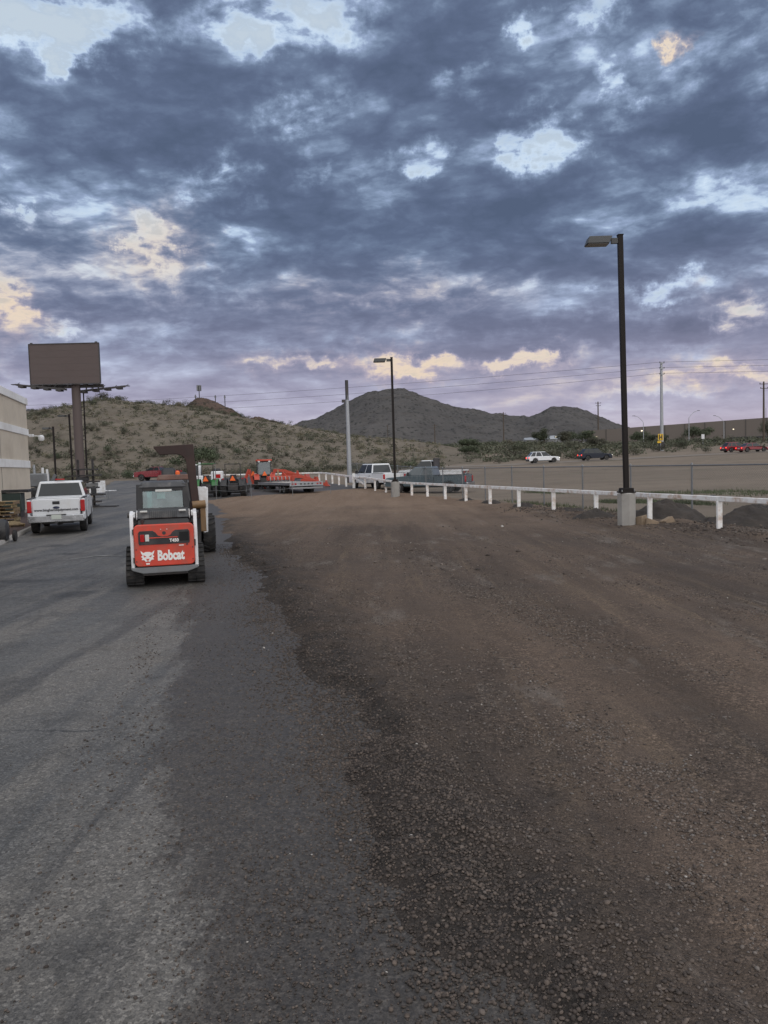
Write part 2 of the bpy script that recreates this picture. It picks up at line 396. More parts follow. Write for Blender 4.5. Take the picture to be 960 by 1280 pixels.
def _asphalt(N, b, co):
    big = N.noise(co, 0.35, 5, 0.6)
    streak = N.noise(along(N, co, 15, 0.9, 0.10), 1.0, 5, 0.6)
    streak2 = N.noise(along(N, co, 19, 2.6, 0.14), 1.0, 6, 0.65)
    fine = N.noise(co, 90, 4, 0.75)
    mid = N.noise(co, 9, 8, 0.72)
    c = N.mix(N.maprange(big, 0.38, 0.62), (0.060, 0.062, 0.063), (0.092, 0.092, 0.090))
    c = N.mix(N.maprange(streak, 0.46, 0.57, 0, 0.85), c, (0.126, 0.120, 0.110))
    c = N.mix(N.maprange(streak2, 0.54, 0.63, 0, 0.6), c, (0.040, 0.040, 0.041))
    c = N.mix(N.maprange(N.noise(co, 1.1, 7, 0.7), 0.52, 0.66, 0, 0.6), c, (0.036, 0.036, 0.036))
    c = N.mix(N.maprange(N.noise(N.vec('ADD', co, (9, 4, 2)), 0.7, 7, 0.7), 0.55, 0.70, 0, 0.6), c, (0.105, 0.095, 0.081))
    c = N.mix(N.maprange(N.noise(N.vec('ADD', co, (3, 14, 5)), 0.55, 5, 0.55), 0.66, 0.73, 0, 0.75), c, (0.034, 0.034, 0.035))      # oil
    sx, off = edge_off(N, co)
    wob = N.math('ADD', N.noise(along(N, co, 15, 1.0, 0.30), 1.3, 6, 0.65), N.math('MULTIPLY', N.math('SUBTRACT', N.noise(co, 14, 5, 0.7), 0.5), 0.30))
    grit = N.math('ADD', N.maprange(off, -2.0, -0.5, -0.26, 0.36), wob)
    c = N.mix(N.maprange(grit, 0.49, 0.58, 0, 0.9), c, N.mix(N.maprange(mid, 0.35, 0.65), (0.032, 0.029, 0.027), (0.062, 0.055, 0.049)))
    c = N.mix(N.maprange(fine, 0.38, 0.64), N.mix(1.0, c, (0.72, 0.72, 0.72), 'MULTIPLY'), N.mix(1.0, c, (1.6, 1.56, 1.5), 'MULTIPLY'))
    c = N.mix(N.maprange(mid, 0.50, 0.68, 0, 0.5), c, N.mix(1.0, c, (0.6, 0.6, 0.6), 'MULTIPLY'))
    c = N.mix(N.maprange(N.noise(co, 28, 6, 0.75), 0.56, 0.70, 0, 0.5), c, (0.125, 0.116, 0.104))
    fl = N.node('ShaderNodeTexVoronoi', {'Vector': co, 'Scale': 62.0, 'Randomness': 1.0})
    flr = N.node('ShaderNodeSeparateColor', {0: fl.outputs['Color']}).outputs[0]
    c = N.mix(0.6, c, N.mix(1.0, c, N.ramp(flr, [(0.0, 0.42), (0.28, 0.72), (0.35, 1.0), (0.8, 1.1), (0.86, 1.75), (1.0, 2.0)]), 'MULTIPLY'))
    for ox, oy, orx, ory in ((-10.0, 23.1, 0.42, 0.55), (-8.5, 20.7, 0.35, 0.30), (-5.6, 13.6, 0.5, 0.4), (-7.4, 15.5, 0.8, 0.35)):
        dd = N.vec('LENGTH', N.vec('MULTIPLY', N.vec('SUBTRACT', N.vec('ADD', co, N.vec('SCALE', N.noise(co, 1.8, 4, out='Color'), scale=0.9)), (ox + 0.45, oy + 0.45, 0.45)), (1 / orx, 1 / ory, 0)))
        c = N.mix(N.maprange(dd, 1.15, 0.55, 0, 0.65), c, (0.022, 0.022, 0.023))
    w2 = N.noise(co, 1.5, 5, 0.7)
    cr = N.math('ABSOLUTE', N.math('ADD', N.math('SUBTRACT', N.math('ADD', sx.outputs[1], N.math('MULTIPLY', sx.outputs[0], 0.06)), 6.1), N.math('MULTIPLY', N.math('SUBTRACT', w2, 0.5), 0.45)))
    cf = N.math('MULTIPLY', N.maprange(cr, 0.004, 0.022, 1, 0), N.maprange(N.noise(co, 3, 3), 0.40, 0.54))
    c = N.mix(N.math('MULTIPLY', cf, 0.8), c, (0.022, 0.022, 0.022))
    N.put(b.inputs['Base Color'], c)
    N.put(b.inputs['Roughness'], N.maprange(mid, 0.3, 0.7, 0.50, 0.74))
    h = N.math('ADD', N.math('MULTIPLY', fine, 0.35), N.math('MULTIPLY', N.noise(co, 32, 6, 0.7), 0.65))
    N.put(b.inputs['Normal'], near_bump(N, h, 0.7, 0.012))
M_asphalt = ground_mat('asphalt', _asphalt)
def _gravel(N, b, co):
    big = N.noise(co, 0.22, 5, 0.6)
    streak = N.noise(along(N, co, 17, 1.0, 0.09), 0.9, 6, 0.62)
    streak2 = N.noise(along(N, co, 21, 2.2, 0.12), 1.3, 6, 0.65)
    med = N.noise(co, 6.0, 7, 0.7)
    c = N.mix(N.maprange(streak, 0.36, 0.64), (0.074, 0.055, 0.042), (0.134, 0.099, 0.075))
    c = N.mix(N.maprange(big, 0.45, 0.68, 0, 0.6), c, (0.056, 0.048, 0.043))
    c = N.mix(N.maprange(streak2, 0.53, 0.70, 0, 0.7), c, (0.150, 0.112, 0.078))
    c = N.mix(N.maprange(N.noise(along(N, co, 25, 1.0, 0.3), 1.1, 7, 0.7), 0.56, 0.68, 0, 0.75), c, (0.17, 0.148, 0.128))
    c = N.mix(N.maprange(med, 0.5, 0.75, 0, 0.55), c, (0.060, 0.049, 0.042))
    # the graded far end is paler, sandy
    sx, off = edge_off(N, co)
    eg = N.maprange(N.math('ADD', off, N.math('MULTIPLY', N.math('SUBTRACT', N.noise(co, 1.4, 6, 0.65), 0.5), 2.4)), 1.4, 0.3, 0, 0.92)
    c = N.mix(eg, c, N.mix(N.maprange(med, 0.35, 0.65), (0.022, 0.020, 0.018), (0.050, 0.043, 0.039)))
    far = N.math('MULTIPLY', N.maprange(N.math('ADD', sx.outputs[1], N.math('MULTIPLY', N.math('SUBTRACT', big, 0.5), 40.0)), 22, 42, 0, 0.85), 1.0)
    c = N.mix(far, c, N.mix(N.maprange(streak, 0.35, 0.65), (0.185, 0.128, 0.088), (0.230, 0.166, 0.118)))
    vor = N.node('ShaderNodeTexVoronoi', {'Vector': co, 'Scale': 46.0, 'Randomness': 1.0})
    vor2 = N.node('ShaderNodeTexVoronoi', {'Vector': N.vec('ADD', co, (3.3, 1.2, 0.4)), 'Scale': 95.0, 'Randomness': 1.0})
    pebc = N.node('ShaderNodeSeparateColor', {0: vor.outputs['Color']}).outputs[0]
    peb2 = N.node('ShaderNodeSeparateColor', {0: vor2.outputs['Color']}).outputs[1]
    patch = N.maprange(N.noise(along(N, co, 17, 1.0, 0.35), 2.4, 6, 0.65), 0.40, 0.60)
    tone = N.ramp(pebc, [(0.0, 0.55), (0.5, 0.95), (0.8, 1.35), (1.0, 2.1)])
    c = N.mix(N.math('MULTIPLY', patch, 0.75), c, N.mix(1.0, c, tone, 'MULTIPLY'))
    tone2 = N.ramp(peb2, [(0.0, 0.7), (0.6, 1.0), (1.0, 1.6)])
    c = N.mix(0.7, c, N.mix(1.0, c, tone2, 'MULTIPLY'))
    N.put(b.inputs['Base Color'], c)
    b.inputs['Roughness'].default_value = 0.9
    b.inputs['Specular IOR Level'].default_value = 0.25
    h = N.math('ADD', N.math('MULTIPLY', N.math('SUBTRACT', 1.0, vor.outputs['Distance']), N.math('ADD', 0.25, N.math('MULTIPLY', patch, 0.6))), N.math('MULTIPLY', N.math('SUBTRACT', 1.0, vor2.outputs['Distance']), 0.4))
    h = N.math('ADD', h, N.math('MULTIPLY', med, 1.2))
    N.put(b.inputs['Normal'], near_bump(N, h, 0.85, 0.022))
M_gravel = ground_mat('gravel', _gravel)
def _desert(N, b, co):
    big = N.noise(co, 0.035, 6, 0.6)
    med = N.noise(co, 0.4, 7, 0.65)
    fine = N.noise(co, 7, 6, 0.7)
    band = N.noise(N.node('ShaderNodeMapping', {'Vector': co, 'Scale': (0.25, 1.4, 1)}).outputs[0], 0.10, 6, 0.6)
    c = N.mix(N.maprange(band, 0.38, 0.62), (0.154, 0.128, 0.101), (0.192, 0.160, 0.128))
    c = N.mix(N.maprange(med, 0.5, 0.72, 0, 0.6), c, (0.118, 0.098, 0.076))
    c = N.mix(N.maprange(N.noise(co, 0.16, 7, 0.7), 0.54, 0.68, 0, 0.5), c, (0.090, 0.088, 0.058))
    c = N.mix(N.maprange(fine, 0.35, 0.7), c, N.mix(1.0, c, (1.3, 1.28, 1.25), 'MULTIPLY'))
    N.put(b.inputs['Base Color'], c)
    b.inputs['Roughness'].default_value = 0.95
    b.inputs['Specular IOR Level'].default_value = 0.15
    N.put(b.inputs['Normal'], near_bump(N, N.math('ADD', fine, N.math('MULTIPLY', med, 2.0)), 0.6, 0.08))
M_desert = ground_mat('desert_soil', _desert)
def hill_mat(name, soil_a, soil_b, scrub, amount, sc, rock):
    def f(N, b, co):
        big = N.noise(co, sc * 0.03, 6, 0.6)
        med = N.noise(co, sc * 0.22, 7, 0.68)
        c = N.mix(N.maprange(big, 0.36, 0.64), soil_a, soil_b)
        c = N.mix(N.maprange(N.noise(co, sc * 0.07, 7, 0.7), 0.52, 0.66, 0, 0.7), c, rock)
        v = N.node('ShaderNodeTexVoronoi', {'Vector': N.vec('ADD', co, N.vec('SCALE', N.noise(co, sc * 0.5, 3, out='Color'), scale=1.5 / sc)), 'Scale': sc * 0.42, 'Randomness': 1.0})
        rnd = N.node('ShaderNodeSeparateColor', {0: v.outputs['Color']}).outputs[0]
        dot = N.math('MULTIPLY', N.maprange(v.outputs['Distance'], 0.42, 0.24), N.maprange(rnd, 1 - amount, 1 - amount + 0.12))
        c = N.mix(N.math('MULTIPLY', dot, 0.85), c, scrub)
        c = N.mix(N.maprange(med, 0.45, 0.7, 0, 0.4), c, N.mix(1.0, c, (0.7, 0.7, 0.72), 'MULTIPLY'))
        N.put(b.inputs['Base Color'], c)
        b.inputs['Roughness'].default_value = 0.95
        b.inputs['Specular IOR Level'].default_value = 0.1
        h = N.math('ADD', N.math('MULTIPLY', med, 1.5), N.math('MULTIPLY', dot, 0.9))
        N.put(b.inputs['Normal'], near_bump(N, h, 0.8, 1.2 / sc))
    return ground_mat(name, f)
M_hill = hill_mat('hill_soil', (0.142, 0.124, 0.099), (0.196, 0.170, 0.136), (0.074, 0.076, 0.050), 0.25, 2.4, (0.112, 0.090, 0.073))
M_rock = hill_mat('peak_rock', (0.090, 0.064, 0.052), (0.118, 0.086, 0.070), (0.042, 0.044, 0.030), 0.4, 1.8, (0.060, 0.045, 0.038))
M_mtn = hill_mat('mountain_rock', (0.080, 0.077, 0.076), (0.106, 0.101, 0.098), (0.056, 0.060, 0.056), 0.5, 0.34, (0.072, 0.067, 0.063))

# ------------------------------------------------------------------ ground, asphalt, gravel
def grid_faces(nr, nc, keep=None):
    i = np.arange(nr - 1)[:, None] * nc + np.arange(nc - 1)[None, :]
    F = np.stack([i, i + 1, i + nc + 1, i + nc], -1).reshape(-1, 4)
    return F if keep is None else F[keep.reshape(-1)]
def compact(V, F):
    used = np.unique(F); mp = np.zeros(len(V), np.int64); mp[used] = np.arange(len(used))
    return V[used], mp[F]
def gravel_h(x, y):
    d = x - edge_x(y) + 0.5 * fbm(x * 0.9, y * 0.45, 31, 4) + 0.22 * fbm(x * 3.5, y * 3.5, 32, 3)
    lx = x * 0.966 + y * 0.259; ly = -x * 0.259 + y * 0.966
    h = -0.045 + 0.085 * sstep(-0.25, 0.9, d)
    h = h + 0.085 * np.exp(-((d - 0.50) / 0.30) ** 2) * (0.6 + 0.8 * vnoise(x * 1.3, y * 0.6, 5)) * sstep(45, 20, y)      # windrow
    h = h + sstep(0.0, 1.0, d) * (0.030 * fbm(lx * 0.9, ly * 0.10, 8, 4) + 0.020 * fbm(lx * 3.0, ly * 0.14, 13, 3) + 0.020 * fbm(x * 2.6, y * 2.6, 9, 5, 0.6))
    df = fence_x(y) - x
    h = h + sstep(1.6, 0.1, df) * (0.09 + 0.09 * fbm(x * 1.4, y * 1.0, 11, 4)) * sstep(58, 50, y)                         # loose dirt along the fence
    return h
nc, nr = 560, 640
s_ = 4.2 * (112 / 4.2) ** np.linspace(0, 1, nr)
b_ = np.linspace(-0.85, 0.85, nc)
GX = s_[:, None] * b_[None, :]; GY = np.repeat((s_ - 6.0)[:, None], nc, 1)
gz = G(GX, GY)
cxm = lambda A: (A[:-1, :-1] + A[1:, 1:]) / 2
fx, fy = cxm(GX), cxm(GY)
# asphalt yard (also runs under the edge of the gravel and round its far end)
za = gz + 0.006 * fbm(GX * 0.8, GY * 0.8, 3, 3)
keep = (fx > kerb_x(fy) - 0.2) & (fy < 101 + 0.05 * fx) & (((fy < 53) & (fx < edge_x(fy) + 1.2)) | ((fy >= 53) & (fx < fence_x(fy) + 0.5)))
keep &= ~((fy >= 66) & (fx > np.interp(fy, [66, 82, 101], [-1.5, -8.3, -9.0])))
V, F = compact(np.stack([GX, GY, za], -1).reshape(-1, 3), grid_faces(nr, nc, keep))
kind(raw_mesh('asphalt_yard', V, F, M_asphalt, smooth=True), 'structure')
# gravel lot
zg = gz + gravel_h(GX, GY)
keep = (fx > edge_x(fy) - 0.9) & (fx < fence_x(fy) + 0.9 + 0.4 * fbm(fx, fy, 4, 3)) & (fy < 66)
V, F = compact(np.stack([GX, GY, zg], -1).reshape(-1, 3), grid_faces(nr, nc, keep))
kind(raw_mesh('gravel_lot', V, F, M_gravel, smooth=True), 'structure')
# open desert: one sheet to the horizon
rr = np.concatenate([[0.0], 2.0 * (7000 / 2.0) ** np.linspace(0, 1, 420)])
aa = np.concatenate([np.linspace(-180, -62, 30)[:-1], np.linspace(-62, 62, 420), np.linspace(62, 180, 30)[1:]]) * PI / 180
DX = rr[:, None] * np.sin(aa)[None, :]; DY = rr[:, None] * np.cos(aa)[None, :]
def desert_z(x, y):
    df = x - fence_x(y)
    inlot = sstep(0.9, 0.2, df) * sstep(75, 66, y)
    inlot = np.maximum(inlot, sstep(0.0, -1.0, x - np.interp(y, [0, 66, 84, 104], [20, -2, -9.5, -10])) * sstep(104, 101.5, y) * sstep(-1.0, 0.0, x - kerb_x(y)))
    und = (0.10 * fbm(x * 0.12, y * 0.12, 41, 4) + 0.035 * fbm(x * 0.9, y * 0.9, 43, 4)) * sstep(3.6, 9.0, np.abs(y - 117.0 - 0.115 * x) + 9 * (x < 0))
    return G(x, y) - 0.12 * inlot + (1 - inlot) * und * sstep(1.0, 6.0, np.abs(df)) - 0.02
DZ = desert_z(DX, DY)
raw = raw_mesh('desert_ground', np.stack([DX, DY, DZ], -1).reshape(-1, 3), grid_faces(len(rr), len(aa)), M_desert, smooth=True)
kind(raw, 'structure')
# far road the cars drive on
M_road = mat('worn_road', (0.185, 0.158, 0.128), 0.85, var=0.2, scale=0.6, bump=0.3, bscale=8)
t_ = np.linspace(0, 1, 90)
rx_ = 2 + 118 * t_; ry_ = 117.0 + 0.115 * rx_
V = np.concatenate([np.stack([rx_ - 0.6, ry_ - 3.6, G(rx_ - 0.6, ry_ - 3.6) + 0.015], -1), np.stack([rx_ + 0.6, ry_ + 3.6, G(rx_ + 0.6, ry_ + 3.6) + 0.015], -1)])
F = np.array([(i, i + 1, i + 91, i + 90) for i in range(89)])
kind(raw_mesh('far_road', V, F, M_road, smooth=True), 'structure')

# ------------------------------------------------------------------ hills and mountain
HB = [-0.75, -0.555, -0.493, -0.456, -0.43, -0.409, -0.388, -0.357, -0.342, -0.321, -0.285, -0.249, -0.218, -0.183, -0.152, -0.116, -0.08, -0.039, 0.024, 0.086, 0.13]
HZ = [13.5, 15.5, 16.3, 17.7, 18.3, 19.4, 19.8, 20.6, 20.3, 19.1, 18.3, 17.7, 16.9, 15.2, 13.6, 12.2, 10.7, 9.4, 8.0, 6.2, 4.5]
def hill_z(x, y):
    b = x / np.maximum(y, 1)
    crest = np.interp(b, HB, HZ)
    y0 = np.interp(b, [-0.6, -0.3, -0.1, 0.13], [104, 106, 112, 125])
    t = np.clip((y - y0) / (190 - y0), 0, 1)
    up = (0.45 * t + 0.55 * t * t * (3 - 2 * t))
    dn = 1 - 0.55 * sstep(195, 330, y)
    g = G(x, np.minimum(y, 190))
    lump = 1.0 * fbm(x * 0.055, y * 0.055, 61, 5) + 0.35 * fbm(x * 0.35, y * 0.35, 62, 4)
    return np.where(t < 1, g + (crest - g) * up, crest * dn) + lump * np.minimum(1, t * 4) - 0.6 * (1 - np.minimum(1, t * 6))
hb = np.linspace(-0.75, 0.13, 340); hy = np.linspace(98, 330, 230)
HX = hy[:, None] * hb[None, :]; HY = np.repeat(hy[:, None], len(hb), 1)
kind(raw_mesh('hill', np.stack([HX, HY, hill_z(HX, HY)], -1).reshape(-1, 3), grid_faces(len(hy), len(hb)), M_hill, smooth=True), 'structure')
PB = [-0.30, -0.272, -0.260, -0.249, -0.239, -0.231, -0.221, -0.208, -0.193, -0.18, -0.17, -0.162, -0.152, -0.136, -0.121, -0.109, -0.09]
PZ = [11.0, 18.0, 21.0, 23.0, 24.5, 24.9, 24.0, 22.6, 20.9, 18.7, 17.7, 18.1, 17.5, 16.7, 15.3, 14.2, 10.0]
pb = np.linspace(-0.30, -0.09, 190); py_ = np.linspace(212, 275, 80)
X_ = py_[:, None] * pb[None, :]; Y_ = np.repeat(py_[:, None], len(pb), 1)
t = 1 - np.abs(Y_ - 240) / 36
Z_ = 9 + (np.interp(X_ / Y_, PB, PZ) - 9) * sstep(-0.1, 1, t) + 0.95 * fbm(X_ * 0.35, Y_ * 0.35, 71, 5, 0.6) + 0.25 * fbm(X_ * 1.1, Y_ * 1.1, 72, 3)
kind(raw_mesh('rocky_hilltop', np.stack([X_, Y_, Z_], -1).reshape(-1, 3), grid_faces(len(py_), len(pb)), M_rock), 'structure')
MBq = [-0.35, -0.20, -0.153, -0.116, -0.1, -0.084, -0.058, -0.037, -0.016, -0.006, 0.025, 0.041, 0.056, 0.087, 0.108, 0.128, 0.169, 0.19, 0.206, 0.221, 0.244, 0.258, 0.278, 0.294, 0.309, 0.335, 0.376, 0.501, 0.62]
MZq = [30, 48, 62.2, 78.0, 87.5, 92.6, 108.8, 122.3, 134.4, 138.3, 141.3, 136.3, 128.5, 110.0, 101.9, 95.3, 84.9, 85.5, 92.0, 98.6, 99.1, 95.6, 83.2, 73.9, 64.6, 52.0, 40.1, 30.6, 20]
mb_ = np.linspace(-0.30, 0.60, 420); my = np.linspace(1000, 1900, 170)
X_ = my[:, None] * mb_[None, :]; Y_ = np.repeat(my[:, None], len(mb_), 1)
cr = np.interp(X_ / Y_, MBq, MZq)
t = np.clip(1 - np.abs(Y_ - 1400) / 430, 0, 1)
gul = 1 - np.abs(fbm(X_ * 0.012, Y_ * 0.006, 82, 4))
Z_ = -4 + (cr + 4) * t ** 0.85 + (7.0 * (gul - 0.9) + 3.0 * fbm(X_ * 0.035, Y_ * 0.035, 81, 5)) * sstep(0.02, 0.25, t) + 3.2 * fbm(X_ * 0.09, Y_ * 0.09, 84, 4, 0.65) * sstep(0.02, 0.3, t)
kind(raw_mesh('mountain', np.stack([X_, Y_, Z_], -1).reshape(-1, 3), grid_faces(len(my), len(mb_)), M_mtn, smooth=True), 'structure')

# ------------------------------------------------------------------ loose stones
def stone_field():
    rng = np.random.default_rng(5)
    ph = (1 + 5 ** .5) / 2
    ico = np.array([(-1, ph, 0), (1, ph, 0), (-1, -ph, 0), (1, -ph, 0), (0, -1, ph), (0, 1, ph), (0, -1, -ph), (0, 1, -ph), (ph, 0, -1), (ph, 0, 1), (-ph, 0, -1), (-ph, 0, 1)]) / 1.9
    icf = np.array([(0, 11, 5), (0, 5, 1), (0, 1, 7), (0, 7, 10), (0, 10, 11), (1, 5, 9), (5, 11, 4), (11, 10, 2), (10, 7, 6), (7, 1, 8), (3, 9, 4), (3, 4, 2), (3, 2, 6), (3, 6, 8), (3, 8, 9), (4, 9, 5), (2, 4, 11), (6, 2, 10), (8, 6, 7), (9, 8, 1)])
    P = []
    for n, r0, r1, s0, s1 in ((105000, 2.3, 6, 0.003, 0.0115), (85000, 6, 13, 0.005, 0.0135), (22000, 13, 22, 0.009, 0.017), (300, 2.4, 9, 0.012, 0.018), (500, 9, 26, 0.025, 0.045)):
        r = np.sqrt(rng.uniform(r0 ** 2, r1 ** 2, n)); b = rng.uniform(-0.60, 0.60, n)
        x = r * b; y = r
        d = x - edge_x(y)
        lx = x * 0.966 + y * 0.259; ly = -x * 0.259 + y * 0.966
        clump = fbm(lx * 1.1, ly * 0.25, 91, 4) + 0.6 * fbm(x * 3, y * 3, 92, 3)
        p = np.where(d > 0, 0.20 + 1.05 * clump, 0)
        p = np.maximum(p, np.exp(-((d - 0.35) / 0.55) ** 2) * (0.85 + 0.5 * clump))
        p = np.where(d <= 0, np.maximum(p, sstep(-1.5, -0.1, d) * (0.50 + 0.85 * clump) + 0.004 + 0.03 * np.maximum(0, clump)), p)
        ok = (rng.uniform(0, 1, n) < p) & (x < fence_x(y) + 0.6) & (x > kerb_x(y))
        x, y, d = x[ok], y[ok], d[ok]
        s = s0 + (s1 - s0) * rng.power(0.55, len(x))
        s *= np.where(d < -0.3, 0.6, 1.0)
        P.append(np.stack([x, y, s, d], 1))
    # the ridge raked up along the edge, and grit tracked on to the asphalt
    n = 26000
    y = 2.3 + 19 * rng.power(0.75, n); d = rng.normal(0.28, 0.30, n); x = edge_x(y) + d
    ok = rng.uniform(-0.35, 0.6, n) < fbm(x * 2.0, y * 0.8, 96, 4) + 0.35 * (y < 9)
    P.append(np.stack([x, y, 0.003 + (0.0105 + 0.0003 * y) * rng.power(0.5, n), d], 1)[ok])
    n = 26000
    y = 2.3 + 15 * rng.power(0.7, n); d = -rng.uniform(0.0, 1.0, n) ** 1.3 * 2.0; x = edge_x(y) + d
    lx = x * 0.966 + y * 0.259; ly = -x * 0.259 + y * 0.966
    ok = rng.uniform(-0.25, 0.75, n) < fbm(lx * 2.4, ly * 0.35, 97, 4) + 0.5 * fbm(x * 4, y * 4, 98, 3) + 0.18 * (d + 1.0)
    P.append(np.stack([x, y, 0.003 + 0.0085 * rng.power(0.5, n), d], 1)[ok])
    # coarse rubble along the foot of the rail
    n = 5200
    y = rng.uniform(17, 34, n) ** 1.0; x = fence_x(y) + rng.normal(0.1, 0.75, n)
    ok = rng.uniform(-0.6, 0.5, n) < fbm(x * 0.9, y * 0.9, 95, 4)
    P.append(np.stack([x, y, 0.012 + 0.032 * rng.power(0.5, n), np.ones(n)], 1)[ok])
    P = np.concatenate(P); n = len(P)
    z = np.maximum(gravel_h(P[:, 0], P[:, 1]), 0.0) + G(P[:, 0], P[:, 1])
    sh = ico[None] * rng.uniform(0.72, 1.25, (n, 12, 1))
    sc3 = P[:, 2, None] * np.stack([rng.uniform(0.75, 1.35, n), rng.uniform(0.75, 1.35, n), rng.uniform(0.5, 0.85, n)], 1)
    sh = sh * sc3[:, None, :]
    a = rng.uniform(0, 2 * PI, n); tl = rng.normal(0, 0.35, n)
    yz = sh[:, :, 1] * np.cos(tl)[:, None] - sh[:, :, 2] * np.sin(tl)[:, None]
    zz = sh[:, :, 1] * np.sin(tl)[:, None] + sh[:, :, 2] * np.cos(tl)[:, None]
    xx = sh[:, :, 0] * np.cos(a)[:, None] - yz * np.sin(a)[:, None]
    yy = sh[:, :, 0] * np.sin(a)[:, None] + yz * np.cos(a)[:, None]
    V = np.stack([xx + P[:, 0, None], yy + P[:, 1, None], zz + (z + P[:, 2] * 0.28)[:, None]], -1).reshape(-1, 3)
    F = (icf[None] + (np.arange(n) * 12)[:, None, None]).reshape(-1, 3)
    m = bpy.data.materials.new('stone'); m.use_nodes = True
    N = NT(m.node_tree); bs = N.n['Principled BSDF']
    at = N.node('ShaderNodeAttribute', attribute_name='tone').outputs['Fac']
    c = N.ramp(at, [(0.0, (0.052, 0.045, 0.041)), (0.3, (0.092, 0.076, 0.066)), (0.55, (0.150, 0.122, 0.103)), (0.75, (0.165, 0.152, 0.142)), (0.9, (0.23, 0.19, 0.16)), (1.0, (0.42, 0.40, 0.37))])
    co = N.n.new('ShaderNodeTexCoord').outputs['Object']
    c = N.mix(N.maprange(N.noise(co, 220, 3), 0.35, 0.65, 0, 0.35), c, N.mix(1.0, c, (0.6, 0.58, 0.56), 'MULTIPLY'))
    N.put(bs.inputs['Base Color'], c); bs.inputs['Roughness'].default_value = 0.9; bs.inputs['Specular IOR Level'].default_value = 0.25
    o = raw_mesh('loose_gravel', V, F, m)
    tone = rng.beta(1.5, 2.1, n) * np.interp(P[:, 3], [-2, -0.6, 0.2, 0.9, 1.6], [0.8, 0.72, 0.60, 0.80, 1.18])
    tone = np.minimum(tone, 0.86)
    tone[rng.uniform(0, 1, n) > 0.9985] = 1.0
    at_ = o.data.attributes.new('tone', 'FLOAT', 'POINT'); at_.data.foreach_set('value', np.repeat(tone, 12).astype(np.float32))
    kind(o, 'stuff')
    return n
print('stones', stone_field())

# ------------------------------------------------------------------ object materials
m_white = mat('white_paint', (0.74, 0.76, 0.78), 0.35, var=0.05, scale=2, dirt=(0.36, 0.32, 0.27), dirt_amt=0.6, dscale=2.6)
m_truck_white = mat('truck_white_paint', (0.72, 0.75, 0.78), 0.22, var=0.03, scale=2, dirt=(0.5, 0.46, 0.40), dirt_amt=0.25, dscale=1.8, coat=0.3)
m_rail = mat('rail_white_paint', (0.86, 0.86, 0.85), 0.5, var=0.06, scale=5, dirt=(0.40, 0.22, 0.10), dirt_amt=0.75, dscale=3.2)
m_red = mat('loader_red', (0.60, 0.062, 0.036), 0.38, var=0.12, scale=3, dirt=(0.30, 0.12, 0.085), dirt_amt=0.6, dscale=4)
m_black = mat('black_plastic', (0.022, 0.023, 0.026), 0.5, var=0.2, dirt=(0.085, 0.08, 0.075), dirt_amt=0.45, dscale=4)
m_dusty = mat('dusty_black', (0.055, 0.058, 0.064), 0.6, var=0.2, dirt=(0.20, 0.19, 0.18), dirt_amt=0.75, dscale=3.0)
m_rubber = mat('rubber', (0.020, 0.020, 0.021), 0.85, var=0.25, dirt=(0.09, 0.08, 0.07), dirt_amt=0.6, dscale=6, bump=0.3, bscale=50)
m_steel = mat('steel', (0.30, 0.31, 0.32), 0.45, metal=0.6, var=0.12, dirt=(0.2, 0.16, 0.12), dirt_amt=0.4)
m_fence = mat('fence_metal', (0.20, 0.21, 0.22), 0.5, metal=0.4, var=0.15, scale=8)
m_glass2 = mat('painted_sky_glass', (0.09, 0.11, 0.12), 0.06, var=0.2, scale=1.0)  # paler base colour stands in for sky reflected in and seen through the panes
m_galv = mat('galvanised', (0.36, 0.38, 0.40), 0.5, metal=0.4, var=0.12, scale=8)
m_grey = mat('grey_metal', (0.17, 0.18, 0.19), 0.5, var=0.12, dirt=(0.16, 0.14, 0.12), dirt_amt=0.5)
m_dark = mat('dark_steel', (0.035, 0.034, 0.036), 0.5, var=0.2, dirt=(0.10, 0.08, 0.065), dirt_amt=0.4)
m_pole = mat('bronze_pole', (0.016, 0.013, 0.012), 0.6, var=0.15, scale=3, spec=0.22)
m_head = mat('lamp_housing', (0.060, 0.064, 0.066), 0.5, var=0.12, scale=3)
m_lens = mat('lamp_lens', (0.055, 0.05, 0.045), 0.2, var=0.2)
m_rust = mat('rust_brown', (0.036, 0.020, 0.018), 0.7, var=0.2, scale=4, dirt=(0.065, 0.038, 0.03), dirt_amt=0.5)
m_board = mat('billboard_brown', (0.098, 0.076, 0.072), 0.7, var=0.06, scale=0.6, dirt=(0.085, 0.064, 0.060), dirt_amt=0.6, dscale=0.5)
m_ochre = mat('ochre_paint', (0.21, 0.125, 0.055), 0.5, var=0.2, dirt=(0.15, 0.10, 0.06), dirt_amt=0.5, dscale=5)
m_orange = mat('tractor_orange', (0.46, 0.060, 0.032), 0.4, var=0.1, dirt=(0.35, 0.12, 0.07), dirt_amt=0.35)
m_green = mat('tractor_green', (0.035, 0.16, 0.045), 0.4, var=0.12)
m_triangle = mat('slow_triangle_orange', (0.90, 0.16, 0.03), 0.45, var=0.05)
m_redlamp = mat('red_lamp', (0.42, 0.014, 0.016), 0.15, var=0.08)
m_redlit = mat('red_lamp_lit', (0.5, 0.02, 0.02), 0.2, emit=((1.0, 0.05, 0.03), 2.2))
m_amber = mat('amber_lamp', (0.75, 0.30, 0.04), 0.2)
m_clear = mat('clear_lamp', (0.62, 0.64, 0.62), 0.12, var=0.05)
m_lit = mat('warm_lamp_lit', (0.9, 0.85, 0.7), 0.3, emit=((1.0, 0.84, 0.58), 1.6))
m_headlit = mat('head_lamp_lit', (0.9, 0.9, 0.85), 0.2, emit=((1.0, 0.97, 0.88), 2.0))
